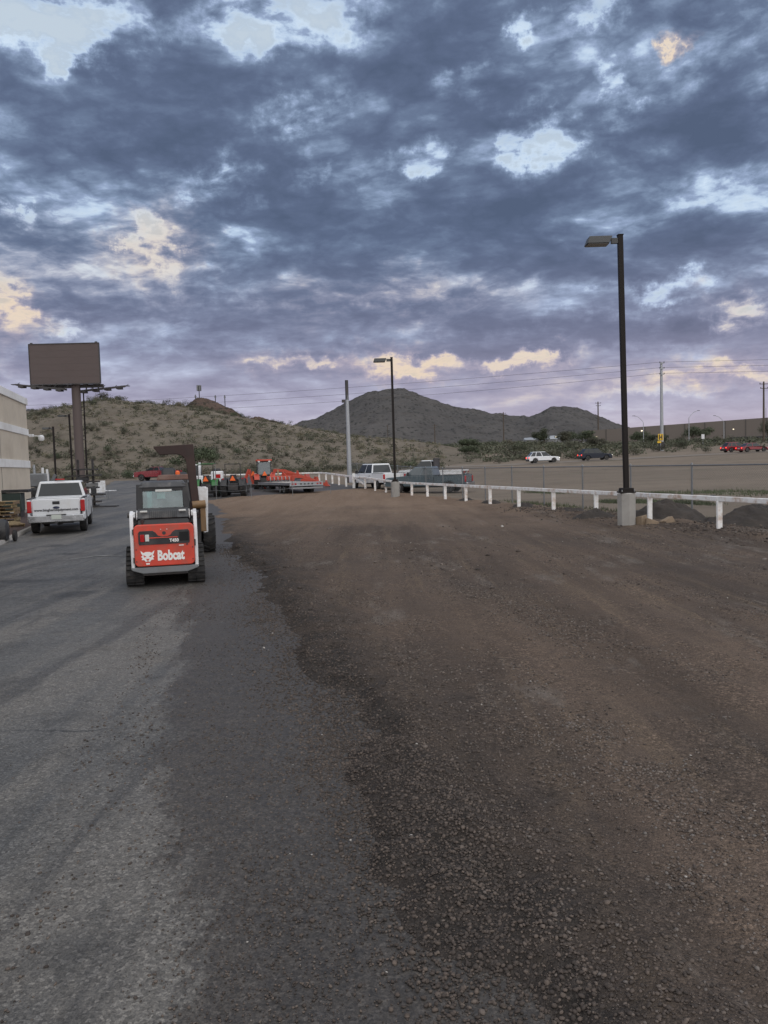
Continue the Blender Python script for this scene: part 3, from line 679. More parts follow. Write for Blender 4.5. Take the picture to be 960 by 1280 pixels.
m_glass = mat('dark_glass', (0.024, 0.030, 0.034), 0.06, var=0.15, scale=1.0, spec=0.5)
m_chrome = mat('chrome', (0.42, 0.44, 0.46), 0.2, metal=0.85, var=0.05)
m_rim = mat('rim_metal', (0.38, 0.39, 0.40), 0.4, metal=0.6, var=0.1)
m_concrete = mat('concrete', (0.33, 0.32, 0.30), 0.85, var=0.1, scale=3, dirt=(0.2, 0.185, 0.165), dirt_amt=0.6, dscale=2.0, bump=0.35, bscale=30)
m_block = mat('tan_block', (0.55, 0.495, 0.41), 0.9, var=0.07, scale=1.2, dirt=(0.41, 0.355, 0.28), dirt_amt=0.6, dscale=0.5, bump=0.6, bscale=12)
m_band = mat('pale_band', (0.76, 0.77, 0.77), 0.7, var=0.04, scale=0.8, dirt=(0.45, 0.43, 0.40), dirt_amt=0.4, dscale=0.6)
m_wood = mat('pallet_wood', (0.34, 0.25, 0.145), 0.8, var=0.25, scale=6, objrand=0.28, bump=0.2)
m_deckwood = mat('trailer_deck_wood', (0.54, 0.51, 0.47), 0.8, var=0.15, scale=2, dirt=(0.22, 0.19, 0.16), dirt_amt=0.5)
m_blue = mat('dark_blue_grey_paint', (0.085, 0.118, 0.138), 0.25, var=0.06, dirt=(0.14, 0.14, 0.13), dirt_amt=0.3, coat=0.3)
m_navy = mat('dark_suv_paint', (0.014, 0.020, 0.034), 0.35, var=0.08, spec=0.35)
m_maroon = mat('red_car_paint', (0.22, 0.018, 0.028), 0.25, var=0.08, coat=0.3)
m_tan_rock = mat('tan_rock', (0.26, 0.20, 0.14), 0.9, var=0.2, scale=6, bump=0.5, bscale=14)
m_dirt = mat('dark_soil', (0.042, 0.036, 0.032), 0.95, var=0.22, scale=5, dirt=(0.075, 0.062, 0.053), dirt_amt=0.5, dscale=2.2, bump=1.0, bscale=16)
m_text = mat('black_lettering', (0.02, 0.02, 0.03), 0.5)
m_textw = mat('white_lettering', (0.82, 0.82, 0.80), 0.5, var=0.02)
m_panel_wall = mat('tilt_up_concrete', (0.135, 0.118, 0.105), 0.85, var=0.06, scale=0.1)
m_joint = mat('wall_joint', (0.085, 0.078, 0.072), 0.9)
m_sign_y = mat('sign_yellow', (0.80, 0.50, 0.03), 0.5, var=0.03)
m_leaf = mat('desert_foliage', (0.078, 0.080, 0.053), 0.8, var=0.4, scale=0.8, objrand=0.35)
m_leaf2 = mat('green_foliage', (0.062, 0.078, 0.043), 0.8, var=0.35, scale=0.7, objrand=0.25)
m_leaf3 = mat('dry_scrub', (0.135, 0.120, 0.082), 0.85, var=0.35, scale=0.8, objrand=0.3)
m_bark = mat('bark', (0.085, 0.068, 0.052), 0.9, var=0.25, bump=0.5)
m_dgrass = mat('dry_green_grass', (0.085, 0.105, 0.050), 0.9, var=0.35, scale=0.7)
m_cloth = mat('seat_fabric', (0.04, 0.04, 0.045), 0.9)
m_plate = mat('license_plate', (0.55, 0.60, 0.55), 0.4, var=0.04)
def see_through(name, tint, amount):
    m = bpy.data.materials.new(name); m.use_nodes = True
    N = NT(m.node_tree); N.n.clear()
    tr = N.node('ShaderNodeBsdfTransparent', {'Color': tint})
    gl = N.node('ShaderNodeBsdfGlossy', {'Color': (0.75, 0.8, 0.82), 'Roughness': 0.06})
    co = N.n.new('ShaderNodeTexCoord').outputs['Object']
    fr = N.math('ADD', amount, N.maprange(N.noise(co, 4.0, 4), 0.4, 0.7, 0, 0.03))
    mx = N.node('ShaderNodeMixShader', {0: fr, 1: tr.outputs[0], 2: gl.outputs[0]})
    N.l.new(mx.outputs[0], N.node('ShaderNodeOutputMaterial').inputs[0])
    return m
m_clearglass = see_through('cab_glass', (0.55, 0.70, 0.69), 0.12)

# ------------------------------------------------------------------ shared builders
_wheel_cache = {}
def wheel(parent, x, y, z, r, w, rim=m_rim, lugs=0, rr=0.58):
    """axle along x; tyre with a rim as its child"""
    key = (r, w, rim.name, lugs, rr, x > 0)
    if key in _wheel_cache:
        c = copy_tree(_wheel_cache[key], parent); c.location = (x, y, z); return c
    h = w / 2
    prof = [(r * rr, -h * 0.85), (r * 0.86, -h), (r * 0.97, -h * 0.85), (r, -h * 0.55), (r, h * 0.55), (r * 0.97, h * 0.85), (r * 0.86, h), (r * rr, h * 0.85)]
    t = MB().lathe(prof, (0, 0, 0), 'x', 28)
    if lugs:
        for i in range(lugs):
            for s in (-1, 1):
                a = 2 * PI * (i + (0.25 if s > 0 else -0.25)) / lugs
                b = MB().box((s * h * 0.52, 0, r + r * 0.015), (h * 0.98, r * 0.085, r * 0.07), rz=s * 0.5)
                b.move(Matrix.Rotation(a, 4, 'X')); t.add(b.v, b.f)
    o = t.build('wheel', m_rubber, parent, smooth=True, loc=(x, y, z))
    q = 1 if x > 0 else -1
    prof = [(r * rr * 1.02, q * h * 0.8), (r * rr * 0.92, q * h * 0.88), (r * rr * 0.80, q * h * 0.55), (r * 0.30, q * h * 0.45), (r * 0.24, q * h * 0.8), (r * 0.06, q * h * 0.82)]
    rm = MB().lathe(prof, (0, 0, 0), 'x', 20)
    for i in range(6):
        a = 2 * PI * i / 6
        rm.box((q * h * 0.50, math.cos(a) * r * 0.44, math.sin(a) * r * 0.44), (h * 0.12, r * 0.12, r * 0.12), rx=a)
    rm.build('rim', rim, o, smooth=True)
    _wheel_cache[key] = o
    return o
def lerp3(a, b, t): return tuple(a[i] + (b[i] - a[i]) * t for i in range(3))
def on_face(q, u0, u1, v0, v1, out=0.008, into=0.02):
    """a thin pane lying on the quad q = (bottom left, bottom right, top right, top left) seen from outside"""
    n = (Vector(q[1]) - Vector(q[0])).cross(Vector(q[3]) - Vector(q[0])).normalized()
    p = []
    for u, v in ((u0, v0), (u1, v0), (u1, v1), (u0, v1)):
        p.append(Vector(lerp3(lerp3(q[0], q[1], u), lerp3(q[3], q[2], u), v)))
    return MB().hexa([a - n * into for a in p], [a + n * out for a in p])
def arch_profile(y0, y1, zb, top, wheels, r):
    """side outline from the bottom rear, along the bottom with wheel arches, then back over the top points"""
    p = [(y0, zb)]
    for wy in sorted(wheels):
        for i in range(9):
            a = PI - PI * i / 8
            p.append((wy + math.cos(a) * r, max(zb, 0.36 + math.sin(a) * r * 1.02)))
    p.append((y1, zb))
    return p + top
def greenhouse(t, b, tp, z0, z1, wb, wt, paint, bevel=0.05, glass=m_glass, posts=(0.0, 1.0), pane_top=0.86, rear=(0.08, 0.92)):
    """cab: y range b at height z0, y range tp at z1, half widths wb, wt; returns the cab"""
    B = [(-wb, b[0], z0), (wb, b[0], z0), (wb, b[1], z0), (-wb, b[1], z0)]
    T = [(-wt, tp[0], z1), (wt, tp[0], z1), (wt, tp[1], z1), (-wt, tp[1], z1)]
    cab = MB().hexa(B, T).build('cab', paint, t, bevel=bevel, seg=3)
    on_face((B[0], B[1], T[1], T[0]), rear[0], rear[1], 0.10, pane_top).build('rear_window', glass, t)
    on_face((B[2], B[3], T[3], T[2]), 0.06, 0.94, 0.08, 0.90).build('windshield', glass, t)
    for s, q in ((1, (B[1], B[2], T[2], T[1])), (-1, (B[3], B[0], T[0], T[3]))):
        for a, c in zip(posts[:-1], posts[1:]):
            u0, u1 = a + 0.02, c - 0.02
            if s < 0: u0, u1 = 1 - u1, 1 - u0
            on_face(q, u0, u1, 0.08, 0.91).build('side_window', glass, t)
    return cab
def road_car(name, label, loc, rz, paint, L=4.75, W=1.85, H=1.70, hatch=True, lit=True, group=None, white_plate=True):
    t = thing(name, label, 'car', loc, rz, group)
    f, r = L / 2, -L / 2
    wy = (-L * 0.30, L * 0.31); rw = 0.36
    belt = H * 0.575
    if hatch: top = [(f, 0.45), (f - 0.02, belt * 0.78), (f - 0.25, belt * 0.92), (f - 1.35, belt * 1.0), (r + 0.12, belt * 1.0), (r, belt * 0.85), (r - 0.02, 0.5)]
    else: top = [(f, 0.42), (f - 0.03, belt * 0.72), (f - 0.3, belt * 0.86), (f - 1.3, belt * 1.0), (r + 0.9, belt * 1.04), (r + 0.08, belt * 1.0), (r, belt * 0.8), (r - 0.02, 0.5)]
    MB().prism(arch_profile(r + 0.05, f - 0.05, 0.24, top, wy, rw + 0.05), -W / 2, W / 2, 'x').build('body', paint, t, bevel=0.06)
    if hatch: greenhouse(t, (r + 0.10, f - 1.35), (r + 0.72, f - 2.25), belt * 0.98, H, W * 0.47, W * 0.36, paint, 0.08, posts=(0.0, 0.27, 0.60, 1.0))
    else: greenhouse(t, (r + 0.55, f - 1.25), (r + 1.35, f - 2.15), belt * 1.0, H, W * 0.46, W * 0.35, paint, 0.06, posts=(0.0, 0.45, 1.0))
    for y in wy:
        for s in (-1, 1): wheel(t, s * (W / 2 - 0.11), y, rw, rw, 0.22)
    for s in (-1, 1):
        MB().box((s * W * 0.41, r + 0.03, belt * 0.80), (0.22, 0.14, 0.20)).build('tail_light', m_redlit if lit else m_redlamp, t, bevel=0.02)
        MB().box((s * W * 0.37, f - 0.05, belt * 0.74), (0.36, 0.16, 0.15)).build('headlight', m_headlit if lit else m_clear, t, bevel=0.03)
        MB().box((s * (W / 2 + 0.08), f - 1.55, belt * 1.05), (0.18, 0.09, 0.13)).build('mirror', paint, t, bevel=0.02)
        MB().box((s * (W / 2 + 0.004), 0, 0.34), (0.03, L * 0.36, 0.12)).build('side_sill', m_black, t)
    MB().box((0, r - 0.01, 0.42), (W * 0.92, 0.12, 0.24)).build('rear_bumper', m_black if hatch else paint, t, bevel=0.03)
    MB().box((0, f - 0.02, 0.40), (W * 0.90, 0.12, 0.22)).build('front_bumper', m_black, t, bevel=0.03)
    MB().box((0, r - 0.02, belt * 0.72), (0.5, 0.05, 0.13)).build('license_plate', m_plate, t)
    return t
def pickup(name, label, loc, rz, paint, L=6.2, W=2.0, H=1.93, bed_len=2.05, rim=m_rim, flat=False, dually=False, lower=None, group=None, glass=m_glass, cat='pickup truck', belt=1.22, rw=0.40):
    t = thing(name, label, cat, loc, rz, group)
    f, r = L / 2, -L / 2
    be = r + bed_len
    wr, wf = r + 1.22, f - 0.95
    top = [(f, 0.55), (f, 1.02), (f - 0.12, 1.12), (f - 1.45, belt), (be + 0.03, belt), (be + 0.03, 0.5)]
    MB().prism(arch_profile(be + 0.03, f, 0.48, top, (wf,), rw + 0.08), -W / 2, W / 2, 'x').build('body', paint, t, bevel=0.045)
    cab_end = f - 1.5
    greenhouse(t, (be + 0.05, cab_end + 0.05), (be + 0.22, cab_end - 0.72), belt - 0.01, H, W * 0.475, W * 0.385, paint, 0.06, glass, posts=(0.0, 0.46, 1.0) if be < -0.4 else (0.0, 1.0), rear=(0.06, 0.94))
    if not flat:
        for s in (-1, 1):
            pr = arch_profile(r, be, 0.50, [(be, belt), (r + 0.02, belt)], (wr,), rw + 0.08)
            MB().prism(pr, s * W / 2, s * (W / 2 - 0.10), 'x').build('bed_side', lower or paint, t, bevel=0.03)
            MB().box((s * (W / 2 - 0.05), (r + be) / 2, belt + 0.012), (0.12, bed_len - 0.05, 0.03)).build('bed_rail', m_black, t)
            if dually:
                fl = [(wr + math.cos(PI * i / 10) * 0.62, 0.42 + math.sin(PI * i / 10) * 0.62) for i in range(11)]
                fl += [(wr + math.cos(PI - PI * i / 10) * 0.46, 0.42 + math.sin(PI - PI * i / 10) * 0.46) for i in range(11)]
                MB().prism(fl, s * (W / 2 - 0.01), s * (W / 2 + 0.19), 'x').build('wheel_flare', paint, t, bevel=0.04)
            MB().box((s * (W / 2 - 0.075), r - 0.005, belt - 0.27), (0.15, 0.09, 0.42)).build('tail_light', m_redlamp, t, bevel=0.02)
        MB().box((0, (r + be) / 2, 0.66), (W - 0.2, bed_len, 0.10)).build('bed_floor', m_dark, t)
        MB().box((0, be - 0.03, belt - 0.28), (W - 0.2, 0.06, 0.5)).build('bed_front_wall', lower or paint, t)
        MB().box((0, r + 0.04, belt - 0.30), (W - 0.33, 0.09, 0.60)).build('tailgate', paint, t, bevel=0.025)
    else:
        MB().box((0, (r + be) / 2, 1.0), (W + 0.35, bed_len, 0.12)).build('flat_bed', m_white, t, bevel=0.01)
        for s in (-1, 1):
            MB().box((s * (W / 2 + 0.05), r + 1.2, 0.72), (0.22, bed_len * 0.7, 0.42)).build('tool_box', m_white, t, bevel=0.02)
            MB().box((s * (W / 2 - 0.1), r - 0.02, 0.85), (0.28, 0.06, 0.12)).build('tail_light', m_redlamp, t)
            MB().box((s * (W / 2 - 0.06), be - 0.12, 1.55), (0.10, 0.12, 1.05)).build('headache_rack_post', m_dark, t)
        MB().box((0, be - 0.12, 1.62), (W - 0.1, 0.06, 0.85)).build('headache_rack_panel', m_dark, t)
        MB().box((0, be - 0.12, 2.12), (W, 0.12, 0.10)).build('headache_rack_bar', m_dark, t)
    MB().box((0, r - 0.09, 0.575), (W * 0.97, 0.18, 0.26)).build('rear_bumper', m_chrome, t, bevel=0.03)
    MB().box((0, r - 0.11, 0.71), (W * 0.34, 0.17, 0.03)).build('bumper_step', m_black, t)
    MB().box((0, f + 0.05, 0.62), (W * 0.98, 0.18, 0.26)).build('front_bumper', m_chrome, t, bevel=0.03)
    MB().box((0, f + 0.005, 0.90), (W * 0.62, 0.05, 0.26)).build('grille', m_black, t, bevel=0.01)
    for s in (-1, 1):
        MB().box((s * W * 0.40, f - 0.01, 0.92), (0.30, 0.10, 0.22)).build('headlight', m_clear, t, bevel=0.03)
        MB().box((s * (W / 2 + 0.16), cab_end - 0.32, belt + 0.16), (0.22, 0.10, 0.26)).build('mirror', m_black, t, bevel=0.03)
        MB().box((s * (W / 2 + 0.012), be + 0.35, belt - 0.17), (0.03, 0.20, 0.04)).build('door_handle', m_chrome, t)
    for y in (wr, wf):
        for s in (-1, 1):
            wheel(t, s * (W / 2 - 0.13 + (0.10 if dually and y == wr else 0)), y, rw, rw, 0.26 if not (dually and y == wr) else 0.42, rim)
    ax = MB().tube([(-W / 2 + 0.15, wr, rw), (W / 2 - 0.15, wr, rw)], 0.07, 8).tube([(0, wr + 0.01, rw), (0.001, wr + 0.02, rw)], 0.17, 8)
    ax.build('rear_axle', m_dark, t, smooth=True)
    MB().box((0, r + L * 0.42, 0.46), (W * 0.55, L * 0.75, 0.18)).build('chassis', m_dark, t)
    return t
M_dirs = {}

# ------------------------------------------------------------------ compact track loader in the foreground
def track_loader():
    t = thing('compact_track_loader', 'nearest machine, compact track loader with red tailgate and white cat head emblem', 'track loader', (-4.33, 15.10, g1(-4.33, 15.10)), R(15))
    # tracks
    circ = [(-0.60, 0.215, 0.20), (-0.30, 0.52, 0.185), (0.62, 0.215, 0.20)]
    def hull(off):
        out = []
        # bottom rear idler -> up over the sprocket -> front idler
        (y0, z0, r0), (y1, z1, r1), (y2, z2, r2) = circ
        for a in np.linspace(-90, -225, 8): out.append((y0 + (r0 + off) * math.cos(R(a)), z0 + (r0 + off) * math.sin(R(a))))
        for a in np.linspace(150, 75, 6): out.append((y1 + (r1 + off) * math.cos(R(a)), z1 + (r1 + off) * math.sin(R(a))))
        for a in np.linspace(65, -90, 9): out.append((y2 + (r2 + off) * math.cos(R(a)), z2 + (r2 + off) * math.sin(R(a))))
        return out
    for s in (-1, 1):
        xc = s * 0.555
        o, i = hull(0.0), hull(-0.045)
        n = len(o); b = MB()
        vs = [(xc + e * 0.16, p[0], p[1]) for e in (-1, 1) for p in o] + [(xc + e * 0.16, p[0], p[1]) for e in (-1, 1) for p in i]
        fs = []
        for k in range(n):
            q = (k + 1) % n
            fs += [(k, q, n + q, n + k), (2 * n + k, 3 * n + k, 3 * n + q, 2 * n + q), (k, 2 * n + k, 2 * n + q, q), (n + k, n + q, 3 * n + q, 3 * n + k)]
        b.add(vs, fs)
        trk = b.build('track', m_rubber, t, smooth=True)
        # tread lugs all round the belt
        per = []; tot = 0
        for k in range(n):
            d = math.dist(o[k], o[(k + 1) % n]); per.append((tot, d, k)); tot += d
        lug = MB(); N_ = 34
        for j in range(N_):
            w = tot * j / N_
            for st, d, k in per:
                if st <= w < st + d:
                    u = (w - st) / d; p, q = o[k], o[(k + 1) % n]
                    y, z = p[0] + (q[0] - p[0]) * u, p[1] + (q[1] - p[1]) * u
                    an = math.atan2(q[1] - p[1], q[0] - p[0])
                    for e in (-1, 1): lug.box((xc + e * 0.078, y + 0.012 * e * math.cos(an), z), (0.146, 0.062, 0.05), rx=an)
        kind(lug.build('tread_lugs', m_rubber, trk), 'stuff')
        for y, z, r in circ:
            MB().lathe([(r - 0.055, xc - 0.09), (r - 0.05, xc - 0.07), (r - 0.05, xc + 0.07), (r - 0.055, xc + 0.09)], (0, y, z), 'x', 18).build('track_wheel', m_dark, t, smooth=True)
        for y in (-0.32, -0.08, 0.16, 0.40):
            MB().lathe([(0.085, xc - 0.10), (0.09, xc + 0.10)], (0, y, 0.135), 'x', 12).build('track_roller', m_dark, t, smooth=True)
        MB().box((xc - s * 0.03, 0.0, 0.26), (0.16, 1.05, 0.16)).build('track_frame', m_dark, t)
        # white rear upright with the arm pivot
        poly = [(-0.98, 0.34), (-0.98, 1.16), (-0.93, 1.36), (-0.74, 1.42), (-0.62, 1.34), (-0.60, 1.10), (-0.45, 0.62), (-0.45, 0.34)]
        up = MB().prism(poly, s * 0.535, s * 0.60, 'x').build('upright', m_white, t, bevel=0.012)
        MB().prism([(-0.90, 1.25), (-0.90, 1.40), (-0.70, 1.42), (-0.62, 1.28)], s * 0.46, s * 0.478, 'x').build('pivot_plate', m_white, up)
        MB().lathe([(0.045, s * 0.44), (0.05, s * 0.64)], (0, -0.78, 1.34), 'x', 12).build('pivot_pin', m_dark, up, smooth=True)
        # lift arm down the side and a ram
        arm = MB().prism([(-0.86, 1.30), (-0.80, 1.40), (0.30, 1.22), (0.98, 0.92), (1.22, 0.35), (1.10, 0.30), (0.86, 0.78), (0.26, 1.04)], s * 0.50, s * 0.585, 'x').build('lift_arm', m_white, t, bevel=0.012)
        MB().tube([(s * 0.535, -0.60, 0.95), (s * 0.535, -0.05, 1.10)], 0.035, 10).build('lift_ram', m_dark, t, smooth=True)
        MB().box((s * 0.345, -0.885, 1.405), (0.13, 0.05, 0.035)).build('work_light', m_clear, t, bevel=0.008)
    MB().hexa([(-0.40, -0.92, 0.22), (0.40, -0.92, 0.22), (0.40, 0.85, 0.22), (-0.40, 0.85, 0.22)], [(-0.47, -0.94, 1.12), (0.47, -0.94, 1.12), (0.47, 0.70, 0.95), (-0.47, 0.70, 0.95)]).build('chassis', m_dark, t)
    # rear counterweight bar below the door
    MB().prism([(-0.60, 0.385), (-0.585, 0.33), (-0.40, 0.265), (0.40, 0.265), (0.585, 0.33), (0.60, 0.385)], -1.02, -0.80, 'y').build('rear_bumper', m_grey, t, bevel=0.015)
    # red rear door
    def rounded(x0, x1, z0, z1, r, n=5):
        p = []
        for cx, cz, a0 in ((x1 - r, z0 + r, -90), (x1 - r, z1 - r, 0), (x0 + r, z1 - r, 90), (x0 + r, z0 + r, 180)):
            for i in range(n + 1):
                a = R(a0 + 90 * i / n); p.append((cx + math.cos(a) * r, cz + math.sin(a) * r))
        return p
    door = MB().prism(rounded(-0.533, 0.533, 0.40, 1.17, 0.085), -1.04, -0.93, 'y').build('tailgate', m_red, t, bevel=0.018, seg=3)
    yf = -1.04
    inset = [(-0.44, 0.80), (0.44, 0.80), (0.455, 0.83), (0.455, 1.02), (0.43, 1.055), (0.20, 1.055), (0.15, 1.02), (0.11, 0.965), (0.05, 0.945), (-0.05, 0.945), (-0.11, 0.965), (-0.15, 1.02), (-0.20, 1.055), (-0.43, 1.055), (-0.455, 1.02), (-0.455, 0.83)]
    MB().prism(inset, yf - 0.012, yf + 0.03, 'y').build('vent_panel', m_black, door, bevel=0.004)
    MB().box((-0.02, yf - 0.016, 0.925), (0.52, 0.014, 0.016)).build('red_strip', m_red, door)
    MB().box((-0.385, yf - 0.018, 0.925), (0.075, 0.022, 0.135)).build('tail_light', m_redlamp, door, bevel=0.006)
    MB().box((-0.300, yf - 0.018, 0.925), (0.070, 0.022, 0.125)).build('reverse_light', m_clear, door, bevel=0.006)
    lh = MB().box((0.355, yf - 0.004, 0.93), (0.165, 0.03, 0.165)); lh.build('light_opening', mat('deep_black', (0.006, 0.006, 0.007), 0.8), door)
    MB().lathe([(0.034, yf - 0.004), (0.034, yf + 0.02)], (0.0, 0, 1.005), 'y', 14).build('latch_hole', m_dark, door)
    for s in (-1, 1): MB().lathe([(0.010, yf - 0.006), (0.008, yf + 0.02)], (s * 0.055, 0, 1.075), 'y', 8).build('bolt', m_clear, door)
    rt = (PI / 2, 0, 0)
    text_mesh('model_lettering', 'T450', 0.082, m_textw, door, (0.175, yf - 0.014, 0.862), rt, sx=0.95, bold=0.003)
    text_mesh('brand_lettering', 'Bobcat', 0.25, m_textw, door, (0.105, yf - 0.004, 0.585), rt, sx=0.68, bold=0.011)
    # cat head emblem: ears and tufts, brow, cheeks, and a separate chin
    head = [(-0.165, 0.105), (-0.100, 0.062), (-0.045, 0.078), (0.045, 0.078), (0.100, 0.062), (0.165, 0.105), (0.150, 0.052), (0.120, 0.020), (0.160, -0.005), (0.120, -0.030), (0.150, -0.062), (0.085, -0.066), (0.050, -0.100), (0.0, -0.088), (-0.050, -0.100), (-0.085, -0.066), (-0.150, -0.062), (-0.120, -0.030), (-0.160, -0.005), (-0.120, 0.020), (-0.150, 0.052)]
    ex, ez = -0.305, 0.590
    em = MB().prism([(ex + a * 0.74, ez + c * 1.02) for a, c in head], yf - 0.008, yf + 0.01, 'y')
    em.prism([(ex - 0.035, ez - 0.125), (ex + 0.035, ez - 0.125), (ex + 0.028, ez - 0.155), (ex - 0.028, ez - 0.155)], yf - 0.008, yf + 0.01, 'y')
    emb = em.build('cat_head_emblem', m_textw, door)
    ey = MB()
    for s in (-1, 1):
        ey.prism([(ex + s * 0.022, ez - 0.005), (ex + s * 0.074, ez + 0.028), (ex + s * 0.060, ez - 0.018)], yf - 0.012, yf, 'y')
    ey.prism([(ex - 0.03, ez - 0.045), (ex + 0.03, ez - 0.045), (ex + 0.012, ez - 0.080), (ex - 0.012, ez - 0.080)], yf - 0.012, yf, 'y')
    ey.build('emblem_eyes', m_red, emb)
    for s in (-1, 1):
        for z in (0.50, 0.72): MB().lathe([(0.012, yf - 0.010), (0.010, yf + 0.02)], (s * 0.50, 0, z), 'y', 8).build('bolt', m_dark, door)
    for z in (0.52, 1.04): MB().box((-0.545, -0.985, z), (0.03, 0.07, 0.10)).build('hinge', m_dark, t)
    MB().box((0.545, -0.985, 0.80), (0.03, 0.06, 0.12)).build('door_latch', m_dark, t)
    MB().box((0.30, yf - 0.004, 0.765), (0.09, 0.008, 0.014)).build('scuff_decal', m_textw, door)
    MB().box((0.405, yf - 0.004, 0.778), (0.03, 0.008, 0.03)).build('bolt_cover', m_dark, door)
    for s in (-1, 1):
        MB().tube([(s * 0.44, -0.86, 1.16), (s * 0.46, -0.92, 1.26), (s * 0.45, -0.80, 1.36)], 0.014, 6).build('hose', m_black, t, smooth=True)
    # engine cover with its grille
    MB().hexa([(-0.47, -0.95, 1.13), (0.47, -0.95, 1.13), (0.47, -0.50, 1.13), (-0.47, -0.50, 1.13)], [(-0.46, -0.90, 1.27), (0.46, -0.90, 1.27), (0.46, -0.50, 1.30), (-0.46, -0.50, 1.30)]).build('engine_cover', m_black, t, bevel=0.02)
    gr = MB().hexa([(-0.47, -0.93, 1.275), (0.47, -0.93, 1.275), (0.47, -0.50, 1.275), (-0.47, -0.50, 1.275)], [(-0.455, -0.84, 1.395), (0.455, -0.84, 1.395), (0.455, -0.50, 1.46), (-0.455, -0.50, 1.46)]).build('radiator_cover', m_dusty, t, bevel=0.012)
    sl = MB()
    for i in range(15): sl.bar((-0.24 + i * 0.034, -0.934, 1.285), (-0.24 + i * 0.034, -0.845, 1.402), 0.012, 0.02)
    sl.build('grille_slats', m_black, gr)
    MB().tube([(-0.375, -0.90, 1.16), (-0.375, -0.93, 1.27)], 0.035, 8).build('exhaust', m_dark, t, smooth=True)
    # cab: posts, roof, glass, seat
    z0, z1 = 1.20, 1.90
    for s in (-1, 1):
        MB().bar((s * 0.435, -0.56, z0), (s * 0.415, -0.52, z1), 0.115, 0.09).build('cab_post', m_black, t, bevel=0.012)
        MB().bar((s * 0.435, 0.56, 0.95), (s * 0.415, 0.50, z1), 0.07, 0.07).build('cab_post', m_black, t, bevel=0.012)
        MB().box((s * 0.452, 0.0, 1.14), (0.045, 1.1, 0.42)).build('cab_side', m_dusty, t, bevel=0.01)
        MB().bar((s * 0.475, -0.53, 1.25), (s * 0.455, -0.49, 1.86), 0.022, 0.05).build('cab_trim', m_white, t)
        on_face(((s * 0.452, -0.47 * s, 1.36), (s * 0.452, 0.47 * s, 1.36), (s * 0.43, 0.45 * s, 1.86), (s * 0.43, -0.45 * s, 1.86)), 0, 1, 0, 1, 0.004, 0.004).build('side_window', m_clearglass, t)
    MB().bar((-0.44, -0.555, 1.27), (0.44, -0.555, 1.27), 0.07, 0.14).build('cab_rear_sill', m_black, t, bevel=0.01)
    MB().bar((-0.42, -0.52, 1.83), (0.42, -0.52, 1.83), 0.07, 0.13).build('cab_rear_header', m_black, t, bevel=0.01)
    on_face(((-0.40, -0.55, 1.33), (0.40, -0.55, 1.33), (0.39, -0.525, 1.79), (-0.39, -0.525, 1.79)), 0, 1, 0, 1, 0.004, 0.004).build('rear_window', m_clearglass, t)
    on_face(((0.40, 0.55, 1.0), (-0.40, 0.55, 1.0), (-0.39, 0.50, 1.82), (0.39, 0.50, 1.82)), 0, 1, 0, 1, 0.004, 0.004).build('windshield', m_clearglass, t)
    MB().hexa([(-0.455, -0.60, 1.83), (0.455, -0.60, 1.83), (0.455, 0.60, 1.83), (-0.455, 0.60, 1.83)], [(-0.38, -0.52, 1.945), (0.38, -0.52, 1.945), (0.40, 0.52, 1.955), (-0.40, 0.52, 1.955)]).build('cab_roof', m_dusty, t, bevel=0.035, seg=3)
    MB().box((0.02, -0.575, 1.775), (0.30, 0.02, 0.045)).build('dome_light', m_clear, t, bevel=0.006)
    MB().box((-0.03, -0.50, 1.68), (0.15, 0.004, 0.12)).build('window_sticker', m_textw, t)
    MB().box((0, -0.28, 1.20), (0.46, 0.14, 0.55)).build('seat_back', m_cloth, t, bevel=0.04)
    MB().box((0, -0.05, 0.98), (0.46, 0.46, 0.14)).build('seat', m_cloth, t, bevel=0.04)
    MB().prism([(0.95, 0.10), (1.75, 0.06), (1.78, 0.09), (1.25, 0.20), (1.12, 0.52), (1.02, 0.55)], -0.72, 0.72, 'x').build('bucket', m_dark, t)
    return t
track_loader()

